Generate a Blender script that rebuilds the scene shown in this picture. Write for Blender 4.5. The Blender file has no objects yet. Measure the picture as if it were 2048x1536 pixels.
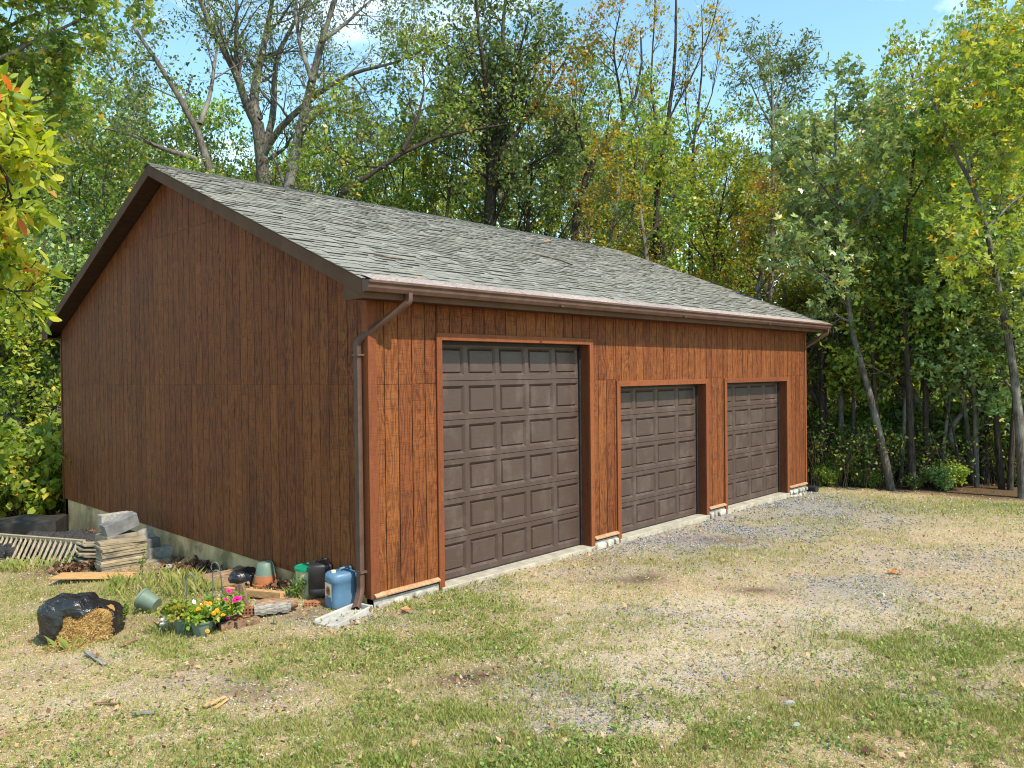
import bpy, bmesh, math, random
import numpy as np
from mathutils import Matrix, Vector, Euler

# ------------------------------------------------------------------ camera, sky, sun, exposure
S = bpy.context.scene
FPX, YAW, PITCH, ROLL = 1545.5, 0.8056, -0.0128, -0.0114       # focal length in photo pixels (2048 wide)
CAM = np.array([-5.236, -7.297, 2.622])
FW = np.array([math.sin(YAW)*math.cos(PITCH), math.cos(YAW)*math.cos(PITCH), math.sin(PITCH)])
_r = np.array([math.cos(YAW), -math.sin(YAW), 0.0]); _u = np.cross(_r, FW)
RT = _r*math.cos(ROLL) + _u*math.sin(ROLL); UP = -_r*math.sin(ROLL) + _u*math.cos(ROLL)
cd = bpy.data.cameras.new('camera'); cam = bpy.data.objects.new('camera', cd); S.collection.objects.link(cam)
cd.sensor_width = 36; cd.lens = 36*FPX/2048; cd.clip_start = 0.05; cd.clip_end = 2000
cam.matrix_world = Matrix(((RT[0], UP[0], -FW[0], CAM[0]), (RT[1], UP[1], -FW[1], CAM[1]),
                           (RT[2], UP[2], -FW[2], CAM[2]), (0, 0, 0, 1)))
S.camera = cam
SUN_AZ, SUN_EL = math.radians(0), math.radians(52)            # azimuth from the front wall's normal towards +X
TO_SUN = Vector((math.sin(SUN_AZ)*math.cos(SUN_EL), -math.cos(SUN_AZ)*math.cos(SUN_EL), math.sin(SUN_EL)))
W_ = bpy.data.worlds.new('World'); S.world = W_; W_.use_nodes = True
wn = W_.node_tree.nodes; wl = W_.node_tree.links
bg = wn['Background']; bg.inputs['Strength'].default_value = 0.135
sky = wn.new('ShaderNodeTexSky'); sky.sky_type = 'NISHITA'; sky.sun_disc = False
sky.sun_elevation = SUN_EL; sky.sun_rotation = math.pi - SUN_AZ
sky.air_density = 1.0; sky.dust_density = 0.3; sky.ozone_density = 0.6; sky.altitude = 100
tc = wn.new('ShaderNodeTexCoord'); mp = wn.new('ShaderNodeMapping'); mp.inputs['Scale'].default_value = (2.2, 2.2, 5.0)
nz = wn.new('ShaderNodeTexNoise'); nz.inputs['Scale'].default_value = 1.6; nz.inputs['Detail'].default_value = 7
nz.inputs['Roughness'].default_value = 0.62
rp = wn.new('ShaderNodeValToRGB'); rp.color_ramp.elements[0].position = 0.54; rp.color_ramp.elements[1].position = 0.86
rp.color_ramp.elements[1].color = (0.75, 0.75, 0.75, 1)
mx = wn.new('ShaderNodeMix'); mx.data_type = 'RGBA'; mx.inputs[7].default_value = (7.0, 7.4, 8.0, 1)
wl.new(tc.outputs['Generated'], mp.inputs['Vector']); wl.new(mp.outputs[0], nz.inputs['Vector']); wl.new(nz.outputs['Fac'], rp.inputs[0])
wl.new(rp.outputs[0], mx.inputs[0]); tn = wn.new('ShaderNodeMix'); tn.data_type = 'RGBA'; tn.blend_type = 'MULTIPLY'; tn.inputs[0].default_value = 1; tn.inputs[7].default_value = (.73, .87, .77, 1)
wl.new(sky.outputs[0], tn.inputs[6]); wl.new(tn.outputs[2], mx.inputs[6]); wl.new(mx.outputs[2], bg.inputs['Color'])
sl = bpy.data.lights.new('sun', 'SUN'); sl.energy = 2.5; sl.angle = math.radians(0.6); sl.color = (1.0, 0.90, 0.73)
so = bpy.data.objects.new('sun', sl); S.collection.objects.link(so); so.location = (5, -20, 20)
so.rotation_euler = (-TO_SUN).to_track_quat('-Z', 'Y').to_euler()
S.view_settings.view_transform = 'Standard'; S.view_settings.look = 'None'; S.view_settings.gamma = 1
S.view_settings.exposure = 1.55; S.view_settings.use_curve_mapping = False
S.render.engine = 'CYCLES'; S.cycles.use_denoising = True; S.cycles.filter_width = 1.1; S.cycles.denoising_prefilter = 'ACCURATE'; S.cycles.max_bounces = 8
S.cycles.transparent_max_bounces = 4; S.cycles.use_adaptive_sampling = False

# ------------------------------------------------------------------ helpers
COL = S.collection
R = math.radians
PI = math.pi
rnd = random.Random(7)

def sstep(a, b, x):
    t = np.clip((np.asarray(x, float)-a)/(b-a), 0, 1); return t*t*(3-2*t)

_lat = np.random.default_rng(3).random((64, 64))
def vnoise(x, y):
    x = np.asarray(x, float); y = np.asarray(y, float)
    i = np.floor(x).astype(int); j = np.floor(y).astype(int); u = x-i; v = y-j
    u = u*u*(3-2*u); v = v*v*(3-2*v); g = lambda a, b: _lat[a % 64, b % 64]
    return (g(i, j)*(1-u)+g(i+1, j)*u)*(1-v)+(g(i, j+1)*(1-u)+g(i+1, j+1)*u)*v
def fbm(x, y, o=4):
    s = 0; a = 0.5; t = 0
    for k in range(o):
        s = s+a*vnoise(x*2**k+17*k, y*2**k+31*k); t += a; a *= .5
    return s/t

def G(x, y):                                                     # ground height
    x = np.asarray(x, float); y = np.asarray(y, float)
    s = 1-0.75*sstep(0, 12, x)
    z = -0.05-0.006*np.clip(x, 0, 11)-0.05*np.clip(x-11, 0, 4)-0.052*np.clip(y, 0, 11)*s
    z = z-0.11*np.clip(y-11.5, 0, 14)*(1-sstep(4, 16, x))
    z = z-0.035*np.clip(-x-0.4, 0, 6)*sstep(-3.5, 1, y)
    z = z-0.10*np.clip(-x-5, 0, 10)*sstep(0, 5, y)
    near = 1-sstep(14, 30, np.hypot(x, y))
    return z+near*0.05*(fbm(x*.55+5, y*.55+9, 3)-.5)
def ray(px, py):
    return FW+RT*((px-1024)/FPX)-UP*((py-768)/FPX)
def px3(px, py, d):                                              # pixel + depth along the view axis -> point
    return CAM+ray(px, py)*d
def at(px, py, dz=0.0):                                          # pixel -> point on the ground
    r = ray(px, py); t = 9.0
    for _ in range(40):
        p = CAM+r*t; t2 = (float(G(p[0], p[1]))+dz-CAM[2])/r[2]; t = .5*t+.5*min(max(t2, .5), 80)
    p = CAM+r*t
    return Vector((p[0], p[1], float(G(p[0], p[1]))+dz))
def depth(p): return float((np.array(p)-CAM)@FW)
def to_px(P):
    d = np.asarray(P)-CAM; z = d@FW
    return 1024+FPX*(d@RT)/z, 768-FPX*(d@UP)/z, z

def np_mesh(name, V, F, tint=None, smooth=False):
    me = bpy.data.meshes.new(name); V = np.asarray(V, np.float32); F = np.asarray(F, np.int32); n, k = F.shape
    me.vertices.add(len(V)); me.vertices.foreach_set('co', V.ravel())
    me.loops.add(n*k); me.loops.foreach_set('vertex_index', F.ravel())
    me.polygons.add(n); me.polygons.foreach_set('loop_start', np.arange(0, n*k, k, dtype=np.int32))
    if smooth: me.polygons.foreach_set('use_smooth', np.ones(n, bool))
    me.update(calc_edges=True)
    if tint is not None:
        a = me.attributes.new('tint', 'FLOAT', 'FACE'); a.data.foreach_set('value', np.asarray(tint, np.float32))
    return me
def link(name, me, mat=None, parent=None, loc=None, rot=None):
    o = bpy.data.objects.new(name, me); COL.objects.link(o)
    if mat is not None and me is not None and not len(me.materials): me.materials.append(mat)
    if parent: o.parent = parent
    if loc is not None: o.location = loc
    if rot is not None: o.rotation_euler = rot
    return o
def tag(o, label=None, cat=None, group=None, kind=None):
    if label: o['label'] = label
    if cat: o['category'] = cat
    if group: o['group'] = group
    if kind or cat: o['kind'] = kind or 'thing'
    return o
def thing(name, label, cat, loc=(0, 0, 0), rz=0.0, group=None, rot=None):
    o = link(name, None, loc=loc, rot=rot or (0, 0, rz)); return tag(o, label, cat, group)

class MB:
    def __init__(s): s.V = []; s.F = []
    def add(s, V, F):
        b = len(s.V); s.V += [tuple(v) for v in V]; s.F += [tuple(i+b for i in f) for f in F]; return s
    def hexa(s, c):
        return s.add(c, [(0, 3, 2, 1), (4, 5, 6, 7), (0, 1, 5, 4), (1, 2, 6, 5), (2, 3, 7, 6), (3, 0, 4, 7)])
    def box(s, x0, x1, y0, y1, z0, z1):
        return s.hexa([(x0, y0, z0), (x1, y0, z0), (x1, y1, z0), (x0, y1, z0), (x0, y0, z1), (x1, y0, z1), (x1, y1, z1), (x0, y1, z1)])
    def obox(s, c, size, rot=(0, 0, 0)):
        m = Euler(rot).to_matrix(); c = Vector(c); h = [q/2 for q in size]
        return s.hexa([c+m @ Vector((a*h[0], b*h[1], d*h[2])) for d in (-1, 1) for a, b in ((-1, -1), (1, -1), (1, 1), (-1, 1))])
    def prism(s, poly, d):                                       # poly: 3D points, extruded by d
        n = len(poly); d = Vector(d); V = [Vector(p) for p in poly]; V += [p+d for p in V]
        return s.add(V, [tuple(range(n))[::-1], tuple(range(n, 2*n))]+[(i, (i+1) % n, (i+1) % n+n, i+n) for i in range(n)])
    def tube(s, pts, r, k=8, sx=1.0, cap=True, up=(0.21, 0.13, 1)):
        pts = [Vector(p) for p in pts]; n = len(pts); rr = r if isinstance(r, (list, tuple)) else [r]*n; V = []; F = []
        for i, p in enumerate(pts):
            t = (pts[min(i+1, n-1)]-pts[max(i-1, 0)]).normalized(); a = t.cross(Vector(up)).normalized(); b = t.cross(a)
            for j in range(k):
                q = 2*PI*(j+.5)/k; V.append(p+(a*math.cos(q)*sx+b*math.sin(q))*rr[i])
        for i in range(n-1):
            for j in range(k):
                F.append((i*k+j, i*k+(j+1) % k, (i+1)*k+(j+1) % k, (i+1)*k+j))
        if cap: F += [tuple(range(k))[::-1], tuple(range((n-1)*k, n*k))]
        return s.add(V, F)
    def lathe(s, prof, k=24, c=(0, 0, 0), ell=(1, 1)):
        V = []; F = []; n = len(prof)
        for r, z in prof:
            for j in range(k):
                q = 2*PI*j/k; V.append((c[0]+r*math.cos(q)*ell[0], c[1]+r*math.sin(q)*ell[1], c[2]+z))
        for i in range(n-1):
            for j in range(k): F.append((i*k+j, i*k+(j+1) % k, (i+1)*k+(j+1) % k, (i+1)*k+j))
        F += [tuple(range(k))[::-1], tuple(range((n-1)*k, n*k))]
        return s.add(V, F)
    def build(s, name, mat, parent=None, bevel=0.0, smooth=None, seg=1, jit=0.0, subdiv=0, loc=None, rot=None):
        me = bpy.data.meshes.new(name); me.from_pydata([tuple(v) for v in s.V], [], s.F)
        if bevel or jit or subdiv:
            bm = bmesh.new(); bm.from_mesh(me)
            if subdiv: bmesh.ops.subdivide_edges(bm, edges=bm.edges[:], cuts=subdiv, use_grid_fill=True)
            if bevel: bmesh.ops.bevel(bm, geom=bm.edges[:], offset=bevel, segments=seg, affect='EDGES', profile=.6, clamp_overlap=True)
            if jit:
                for v in bm.verts: v.co += Vector((rnd.uniform(-jit, jit), rnd.uniform(-jit, jit), rnd.uniform(-jit, jit)))
            bm.to_mesh(me); bm.free()
        me.validate()
        if smooth:
            for p in me.polygons: p.use_smooth = True
            me.set_sharp_from_angle(angle=R(smooth))
        return link(name, me, mat, parent, loc, rot)

# ------------------------------------------------------------------ materials
class N:
    def __init__(s, name):
        s.m = bpy.data.materials.new(name); s.m.use_nodes = True; s.t = s.m.node_tree; s.b = s.t.nodes['Principled BSDF']
        s.out = s.t.nodes['Material Output']
    def n(s, typ, **k):
        o = s.t.nodes.new('ShaderNode'+typ)
        for a, b in k.items():
            if a in o.inputs: o.inputs[a].default_value = b
            else: setattr(o, a, b)
        return o
    def l(s, a, b): s.t.links.new(a, b)
    def set(s, inp, v):
        if hasattr(v, 'is_linked') or hasattr(v, 'links'): s.l(v, inp)
        else: inp.default_value = v
    def coord(s, scale=(1, 1, 1), rand=0.0):
        t = s.n('TexCoord').outputs['Object']
        if rand:
            oi = s.n('ObjectInfo').outputs['Random']; a = s.math('MULTIPLY', oi, rand)
            v = s.n('VectorMath', operation='ADD'); s.l(t, v.inputs[0]); s.l(a, v.inputs[1]); t = v.outputs[0]
        m = s.n('Mapping'); m.inputs['Scale'].default_value = scale; s.l(t, m.inputs[0]); return m.outputs[0]
    def noise(s, vec, scale=5, detail=5, rough=.55, dist=0.0):
        o = s.n('TexNoise'); o.inputs['Scale'].default_value = scale; o.inputs['Detail'].default_value = detail
        o.inputs['Roughness'].default_value = rough; o.inputs['Distortion'].default_value = dist; s.l(vec, o.inputs['Vector']); return o.outputs['Fac']
    def math(s, op, a, b=0.0, clamp=False):
        o = s.n('Math', operation=op); o.use_clamp = clamp; s.set(o.inputs[0], a); s.set(o.inputs[1], b); return o.outputs[0]
    def ramp(s, f, stops):
        o = s.n('ValToRGB'); e = o.color_ramp.elements
        while len(e) < len(stops): e.new(0.5)
        for q, (p, c) in zip(e, stops):
            q.position = p; q.color = (c, c, c, 1) if isinstance(c, (int, float)) else (*c, 1)
        s.l(f, o.inputs[0]); return o.outputs[0]
    def mix(s, f, a, b, mode='MIX'):
        o = s.n('Mix'); o.data_type = 'RGBA'; o.blend_type = mode; s.set(o.inputs[0], f)
        for i, v in ((6, a), (7, b)):
            if isinstance(v, tuple): o.inputs[i].default_value = (*v, 1)
            else: s.l(v, o.inputs[i])
        return o.outputs[2]
    def hsv(s, col, val, hue=.5, sat=1.0):
        o = s.n('HueSaturation'); s.set(o.inputs['Value'], val); s.set(o.inputs['Hue'], hue); s.set(o.inputs['Saturation'], sat); s.l(col, o.inputs['Color']); return o.outputs[0]
    def bump(s, h, strength=.4, dist=.01):
        o = s.n('Bump'); o.inputs['Strength'].default_value = strength; o.inputs['Distance'].default_value = dist
        s.l(h, o.inputs['Height']); s.l(o.outputs[0], s.b.inputs['Normal']); return o
    def fin(s, col=None, rough=.8, spec=.3, metal=0.0):
        if col is not None: s.set(s.b.inputs['Base Color'], (*col, 1) if isinstance(col, tuple) else col)
        s.set(s.b.inputs['Roughness'], rough); s.b.inputs['Specular IOR Level'].default_value = spec; s.b.inputs['Metallic'].default_value = metal
        return s.m
    def attr(s, name): return s.n('Attribute', attribute_name=name).outputs['Fac']

def pmat(name, c1, c2, scale=8, rough=.8, bump=.3, stretch=(1, 1, 1), spec=.3, var=.25, lo=.35, hi=.65, bd=.01, c3=None, s3=2.0, metal=0.0, detail=6):
    n = N(name); v = n.coord(stretch, rand=9.0 if var else 0)
    f = n.noise(v, scale, detail, .62); col = n.ramp(f, [(lo, c1), (hi, c2)])
    if c3:
        g = n.noise(n.coord((1, 1, 1), 5.0), s3, 5, .6); col = n.mix(n.ramp(g, [(.48, 0.0), (.62, 1.0)]), col, c3)
    if var:
        r = n.math('ADD', n.math('MULTIPLY', n.n('ObjectInfo').outputs['Random'], var), 1-var/2); col = n.hsv(col, r)
    if bump: n.bump(f, bump, bd)
    return n.fin(col, rough, spec, metal)

MT = {}
def siding_mat(name, dark, mid, light, saw_k=.55, ring_k=.6, rand=11.0):
    n = N(name); v = n.coord((1, 1, 1), rand)
    rings = n.noise(n.coord((4.2, 4.2, .55), rand), 1.5, 3, .5, .35)
    ring = n.math('SINE', n.math('MULTIPLY', rings, 75.0)); ring = n.math('ADD', n.math('MULTIPLY', ring, .5), .5)
    fib = n.noise(n.coord((60, 60, 2.2), rand), 2.0, 5, .7)
    saw = n.noise(n.coord((2.2, 2.2, 120), rand), 1.5, 3, .65)
    blot = n.noise(n.coord((1, 1, .45), 0), 1.5, 5, .65)
    g = n.math('ADD', n.math('MULTIPLY', ring, .34*ring_k), n.math('MULTIPLY', fib, .62)); g = n.math('ADD', g, n.math('MULTIPLY', blot, .35))
    col = n.ramp(g, [(.34, dark), (.58, mid), (.88, light)])
    sawm = n.ramp(saw, [(.36, 0.0), (.47, 1.0)])
    col = n.mix(n.math('MULTIPLY', n.math('SUBTRACT', 1.0, sawm), saw_k), col, dark)
    st = n.noise(n.coord((3.2, 3.2, .5), 0), 1.3, 6, .7); col = n.mix(n.ramp(st, [(.54, 0.0), (.72, .62)]), col, tuple(c*.8 for c in dark))
    rr = n.n('ObjectInfo').outputs['Random']; col = n.hsv(col, n.math('ADD', n.math('MULTIPLY', rr, .24), .88), n.math('ADD', n.math('MULTIPLY', rr, .006), .495))
    h = n.math('ADD', n.math('MULTIPLY', sawm, .6), n.math('MULTIPLY', fib, .8)); n.bump(h, .55, .004)
    return n.fin(col, .72, .25)
MT['siding'] = siding_mat('stained_plywood_siding', (.040, .012, .0042), (.155, .046, .0112), (.225, .076, .0195), .5, .85)
MT['trim'] = siding_mat('orange_stained_trim', (.12, .036, .013), (.19, .058, .019), (.26, .088, .03), .12, .25)
MT['jamb'] = siding_mat('red_brown_jamb', (.06, .02, .01), (.13, .04, .017), (.2, .065, .026), .1, .3)
MT['ledge'] = pmat('pale_ledge_board', (.26, .14, .07), (.42, .25, .14), 6, .7, .2, (3, 3, 3))
MT['dark'] = pmat('dark_backing', (.012, .007, .005), (.02, .012, .008), 6, .9, 0, var=0)
MT['alum'] = pmat('brown_aluminium', (.082, .042, .024), (.108, .058, .035), 3, .7, .06, (1, 1, 1), .12, .08)
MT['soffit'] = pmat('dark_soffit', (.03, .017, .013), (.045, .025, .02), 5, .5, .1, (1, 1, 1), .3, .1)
MT['gutter'] = pmat('brown_gutter', (.085, .046, .034), (.12, .068, .052), 5, .55, .06, (1, 1, 1), .22, .08)
MT['guard'] = pmat('gutter_guard_mesh', (.16, .12, .105), (.44, .36, .33), 30, .45, .3, (1, 1, 1), .5, .3)
MT['seal'] = pmat('black_rubber', (.012, .012, .013), (.025, .024, .025), 6, .6, .1)
MT['conc'] = pmat('pale_concrete', (.42, .28, .14), (.60, .44, .25), 3, .9, .25, (1, 1, .5), .2, .0, c3=(.20, .15, .075), s3=1.6)
MT['slabconc'] = pmat('threshold_concrete', (.26, .23, .185), (.40, .365, .30), 6, .85, .2, var=0)
MT['stone'] = pmat('grey_veneer_stone', (.24, .21, .18), (.52, .48, .42), 7, .85, .5, var=.5, bd=.02)
MT['mortar'] = pmat('mortar', (.24, .22, .2), (.36, .33, .3), 20, .95, .4, var=0)
# door paint: fine embossed grain, dust
def door_mat():
    n = N('brown_door_enamel'); f = n.noise(n.coord((3, 3, 90)), 2, 4, .6); d = n.noise(n.coord((2.2, 2.2, 1.6)), 1.5, 7, .68)
    f2 = n.noise(n.coord((60, 60, 60)), 1.5, 3, .6)
    c = n.ramp(f, [(.3, (.056, .034, .027)), (.7, (.072, .045, .037))]); c = n.mix(n.ramp(d, [(.5, 0.0), (.78, .34)]), c, (.19, .15, .13))
    n.bump(n.math('ADD', f, n.math('MULTIPLY', f2, .3)), .25, .002); return n.fin(c, n.ramp(d, [(.35, .4), (.7, .62)]), .35)
MT['door'] = door_mat()
def shingle_mat():
    n = N('grey_green_shingle'); g = n.noise(n.coord((1, 1, 1), 30), 160, 3, .7); b = n.noise(n.coord(), .8, 5, .6)
    w = n.n('TexVoronoi'); w.inputs['Scale'].default_value = 3.1; n.l(n.coord((1, 2.2, 2.2), 40), w.inputs['Vector'])
    c = n.ramp(g, [(.3, (.13, .128, .115)), (.7, (.275, .27, .245))]); c = n.hsv(c, n.math('ADD', n.math('MULTIPLY', w.outputs['Color'], .2), .88))
    c = n.mix(n.ramp(b, [(.45, 0.0), (.75, .35)]), c, (.10, .10, .075)); r = n.n('ObjectInfo').outputs['Random']
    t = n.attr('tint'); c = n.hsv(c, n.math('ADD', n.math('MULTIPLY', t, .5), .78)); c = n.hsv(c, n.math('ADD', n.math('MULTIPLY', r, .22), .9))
    n.bump(g, .7, .004); return n.fin(c, .92, .15)
MT['shingle'] = shingle_mat()
MT['ridge'] = pmat('dark_ridge_shingle', (.05, .055, .052), (.11, .115, .11), 90, .92, .5, var=.3)
def leaf_mat(name, stops, trans=.38, rough=.42, spec=.4, var=.25, gain=1.0):
    stops = [(p, tuple(min(q*gain, .8) for q in c)) for p, c in stops]
    n = N(name); t = n.attr('tint'); c = n.ramp(t, stops); r = n.n('ObjectInfo').outputs['Random']
    c = n.hsv(c, n.math('ADD', n.math('MULTIPLY', r, var), 1-var/2), n.math('ADD', n.math('MULTIPLY', r, .02), .49)); n.fin(c, rough, spec)
    tr = n.n('BsdfTranslucent'); cy = n.hsv(c, 1.35, .485, 1.1); n.l(cy, tr.inputs[0]); ms = n.n('MixShader'); ms.inputs[0].default_value = trans
    n.l(n.b.outputs[0], ms.inputs[1]); n.l(tr.outputs[0], ms.inputs[2]); n.l(ms.outputs[0], n.out.inputs[0]); return n.m
MT['oak'] = leaf_mat('oak_leaf', [(0, (.032, .05, .014)), (.5, (.07, .10, .026)), (.85, (.115, .145, .045)), (.97, (.15, .14, .04)), (1, (.17, .11, .035))], gain=1.9)
MT['maple'] = leaf_mat('maple_leaf', [(0, (.04, .075, .018)), (.45, (.085, .14, .026)), (.8, (.17, .21, .035)), (.95, (.26, .24, .04)), (1, (.30, .22, .035))], .45, gain=2.1)
MT['lime'] = leaf_mat('yellow_green_leaf', [(0, (.07, .115, .02)), (.5, (.15, .20, .03)), (.85, (.25, .26, .04)), (1, (.36, .25, .035))], .48, gain=1.7)
MT['yellow'] = leaf_mat('yellow_autumn_leaf', [(0, (.12, .15, .025)), (.4, (.26, .22, .03)), (.8, (.38, .24, .03)), (1, (.36, .15, .03))], .45, gain=1.3)
MT['greyoak'] = leaf_mat('blue_green_leaf', [(0, (.045, .075, .024)), (.5, (.10, .15, .045)), (.9, (.17, .21, .07)), (1, (.24, .2, .05))], .3, .33, .55, gain=2.2)
MT['persimmon'] = leaf_mat('glossy_oval_leaf', [(0, (.11, .16, .02)), (.5, (.24, .27, .03)), (.86, (.36, .34, .045)), (.985, (.36, .25, .05)), (1, (.35, .12, .04))], .55, .5, .3, gain=1.5)
MT['grass'] = leaf_mat('grass_blade', [(0, (.15, .22, .045)), (.35, (.28, .32, .08)), (.6, (.42, .38, .15)), (.82, (.54, .45, .25)), (1, (.62, .53, .34))], .3, .6, .2, .0)
MT['weed'] = leaf_mat('weed_leaf', [(0, (.11, .19, .045)), (.6, (.22, .30, .07)), (1, (.34, .36, .10))], .35, .5, .3, .0)
MT['litter'] = leaf_mat('dead_leaf', [(0, (.07, .035, .022)), (.4, (.18, .10, .055)), (.75, (.36, .25, .15)), (.93, (.45, .33, .2)), (1, (.42, .17, .04))], .1, .7, .2, .0)
MT['pebble'] = leaf_mat('blue_grey_gravel', [(0, (.10, .10, .115)), (.5, (.21, .21, .235)), (.9, (.36, .35, .36)), (1, (.5, .46, .42))], 0.0, .85, .3, .0)
MT['bark'] = pmat('grey_bark', (.05, .042, .035), (.16, .14, .12), 5, .95, .9, (6, 6, 1.2), .15, .3, bd=.03, c3=(.21, .20, .175), s3=1.4)
MT['darkbark'] = pmat('dark_bark', (.022, .017, .014), (.075, .06, .05), 5, .95, .9, (6, 6, 1.2), .15, .35, bd=.03)
MT['twig'] = pmat('brown_twig', (.045, .03, .022), (.10, .07, .05), 5, .95, .2, (1, 1, 1), .1, .3)
def ground_mat():
    n = N('ground_mix'); v = n.coord(); a = n.noise(v, 1.3, 8, .65); b = n.noise(v, 26, 6, .7); c_ = n.noise(v, 90, 4, .7)
    dirt = n.ramp(b, [(.3, (.20, .12, .068)), (.5, (.41, .275, .165)), (.7, (.60, .45, .30))])
    straw = n.ramp(c_, [(.3, (.26, .19, .10)), (.55, (.48, .38, .23)), (.75, (.68, .58, .41))])
    col = n.mix(n.ramp(a, [(.4, .15), (.62, .8)]), dirt, straw)
    grn = n.ramp(c_, [(.35, (.075, .09, .025)), (.65, (.19, .20, .05))]); gm = n.math('MULTIPLY', n.attr('green'), n.ramp(b, [(.38, .25), (.6, 1.0)])); col = n.mix(gm, col, grn)
    sand = n.ramp(c_, [(.3, (.40, .31, .22)), (.7, (.72, .61, .48))]); col = n.mix(n.math('MULTIPLY', n.attr('sand'), .85), col, sand)
    vo = n.n('TexVoronoi'); vo.inputs['Scale'].default_value = 42; n.l(v, vo.inputs['Vector']); gv = n.ramp(n.math('MULTIPLY', vo.outputs['Color'], 1.0), [(.1, (.11, .11, .125)), (.6, (.25, .25, .275)), (.95, (.43, .42, .43))])
    col = n.mix(n.math('MULTIPLY', n.attr('gravel'), n.ramp(b, [(.36, .35), (.5, 1.0)]), True), col, gv)
    spk = n.noise(v, 34, 3, .6); col = n.mix(n.ramp(spk, [(.28, .7), (.38, 0.0)]), col, (.10, .065, .042)); spk2 = n.noise(n.coord((1, 1.3, 1)), 47, 3, .6); col = n.mix(n.ramp(spk2, [(.60, 0.0), (.68, .8)]), col, (.70, .62, .50))
    soil = n.ramp(c_, [(.3, (.045, .026, .018)), (.7, (.14, .085, .06))]); col = n.mix(n.attr('soil'), col, soil)
    wood = n.ramp(b, [(.3, (.05, .032, .018)), (.55, (.12, .075, .04)), (.75, (.2, .13, .07))]); col = n.mix(n.attr('wood'), col, wood)
    n.bump(n.math('ADD', b, n.math('MULTIPLY', c_, .8)), .8, .025); return n.fin(col, .95, .1)
MT['ground'] = ground_mat()
MT['blackplastic'] = pmat('black_plastic_film', (.010, .010, .011), (.02, .02, .021), 7, .2, .8, (1, 1, 1), .6, .1, bd=.03)
MT['blacktarp'] = pmat('black_cover_fabric', (.018, .016, .016), (.04, .036, .034), 10, .55, .3, (1, 1, 1), .35, .1)
MT['straw'] = leaf_mat('golden_straw', [(0, (.22, .11, .03)), (.5, (.5, .29, .09)), (1, (.75, .55, .25))], .1, .7, .25, .0)
MT['paver'] = pmat('weathered_grey_slab', (.22, .175, .115), (.40, .33, .23), 7, .92, .4, (1, 1, 3), .2, .3, c3=(.14, .135, .12))
MT['block'] = pmat('concrete_block', (.22, .21, .19), (.38, .36, .32), 22, .95, .6, (1, 1, 1), .2, .3)
MT['darkblock'] = pmat('dark_slate_block', (.10, .10, .105), (.2, .2, .205), 5, .8, .3, (1, 1, 1), .3, .2)
MT['plywood'] = pmat('tan_plywood', (.34, .19, .075), (.56, .35, .16), 6, .75, .25, (1.2, 9, 6), .2, .2)
MT['lumber'] = pmat('tan_lumber', (.33, .18, .075), (.55, .34, .17), 5, .75, .3, (2, 9, 9), .2, .2)
MT['oldwood'] = pmat('weathered_wood', (.11, .065, .04), (.30, .185, .115), 5, .85, .5, (2, 9, 9), .2, .3)
MT['greywood'] = pmat('grey_driftwood', (.13, .115, .10), (.36, .33, .30), 5, .9, .8, (2, 14, 14), .2, .2, bd=.02)
MT['palewood'] = pmat('silvered_baluster_wood', (.22, .18, .12), (.42, .36, .26), 5, .85, .3, (8, 8, 1.5), .2, .2)
MT['brick'] = pmat('red_brick', (.20, .07, .035), (.38, .165, .09), 14, .9, .5, (1, 1, 1), .2, .25)
MT['hole'] = pmat('dark_core', (.012, .008, .007), (.02, .014, .012), 8, .95, 0, var=0)
MT['greenpot'] = pmat('sage_green_plastic', (.10, .15, .115), (.15, .205, .16), 3, .45, .05, (1, 1, 1), .4, .1)
MT['terracotta'] = pmat('terracotta_plastic', (.30, .10, .038), (.40, .15, .06), 4, .55, .1, (1, 1, 1), .35, .1)
MT['greenlid'] = pmat('bright_green_plastic', (.0, .19, .10), (.01, .25, .14), 3, .35, .05, (1, 1, 1), .45, .0)
MT['bucket'] = pmat('cream_bucket', (.42, .38, .26), (.56, .52, .38), 4, .5, .1, (1, 1, 1), .4, .0)
MT['blackjug'] = pmat('black_jug_plastic', (.013, .011, .012), (.025, .021, .022), 5, .38, .1, (1, 1, 1), .45, .0)
MT['bluejug'] = pmat('blue_grey_plastic', (.075, .15, .25), (.10, .19, .30), 4, .42, .06, (1, 1, 1), .4, .0)
MT['label'] = pmat('cream_label', (.55, .46, .3), (.66, .58, .42), 5, .6, 0, var=0)
MT['labelred'] = pmat('label_red_ring', (.34, .11, .06), (.42, .16, .09), 5, .6, 0, var=0)
MT['splash'] = pmat('splash_block_concrete', (.27, .26, .235), (.42, .4, .37), 8, .9, .3, var=0)
MT['metal'] = pmat('galvanised_metal', (.30, .31, .33), (.48, .49, .5), 6, .4, .1, (1, 1, 1), .5, .1, metal=.4)
MT['hook'] = pmat('green_grey_iron', (.09, .12, .10), (.17, .2, .17), 9, .6, .2, metal=.2)
MT['net'] = pmat('black_netting', (.015, .014, .015), (.06, .056, .055), 40, .8, .6, (1, 1, 1), .2, .0, bd=.02)
MT['drain'] = pmat('black_drain_pipe', (.015, .016, .02), (.03, .032, .038), 5, .45, .1)
MT['tag'] = pmat('pink_sticker', (.7, .05, .22), (.8, .08, .3), 5, .6, 0, var=0)
def petal(name, c): return pmat(name, tuple(q*.8 for q in c), c, 20, .6, 0, var=.1)
MT['pink'] = petal('magenta_petal', (.72, .012, .26)); MT['white'] = petal('white_petal', (.78, .75, .8)); MT['orange'] = petal('orange_petal', (.85, .30, .01))
MT['clay'] = pmat('potting_soil', (.06, .03, .02), (.16, .085, .06), 30, .95, .6, var=0)

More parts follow.
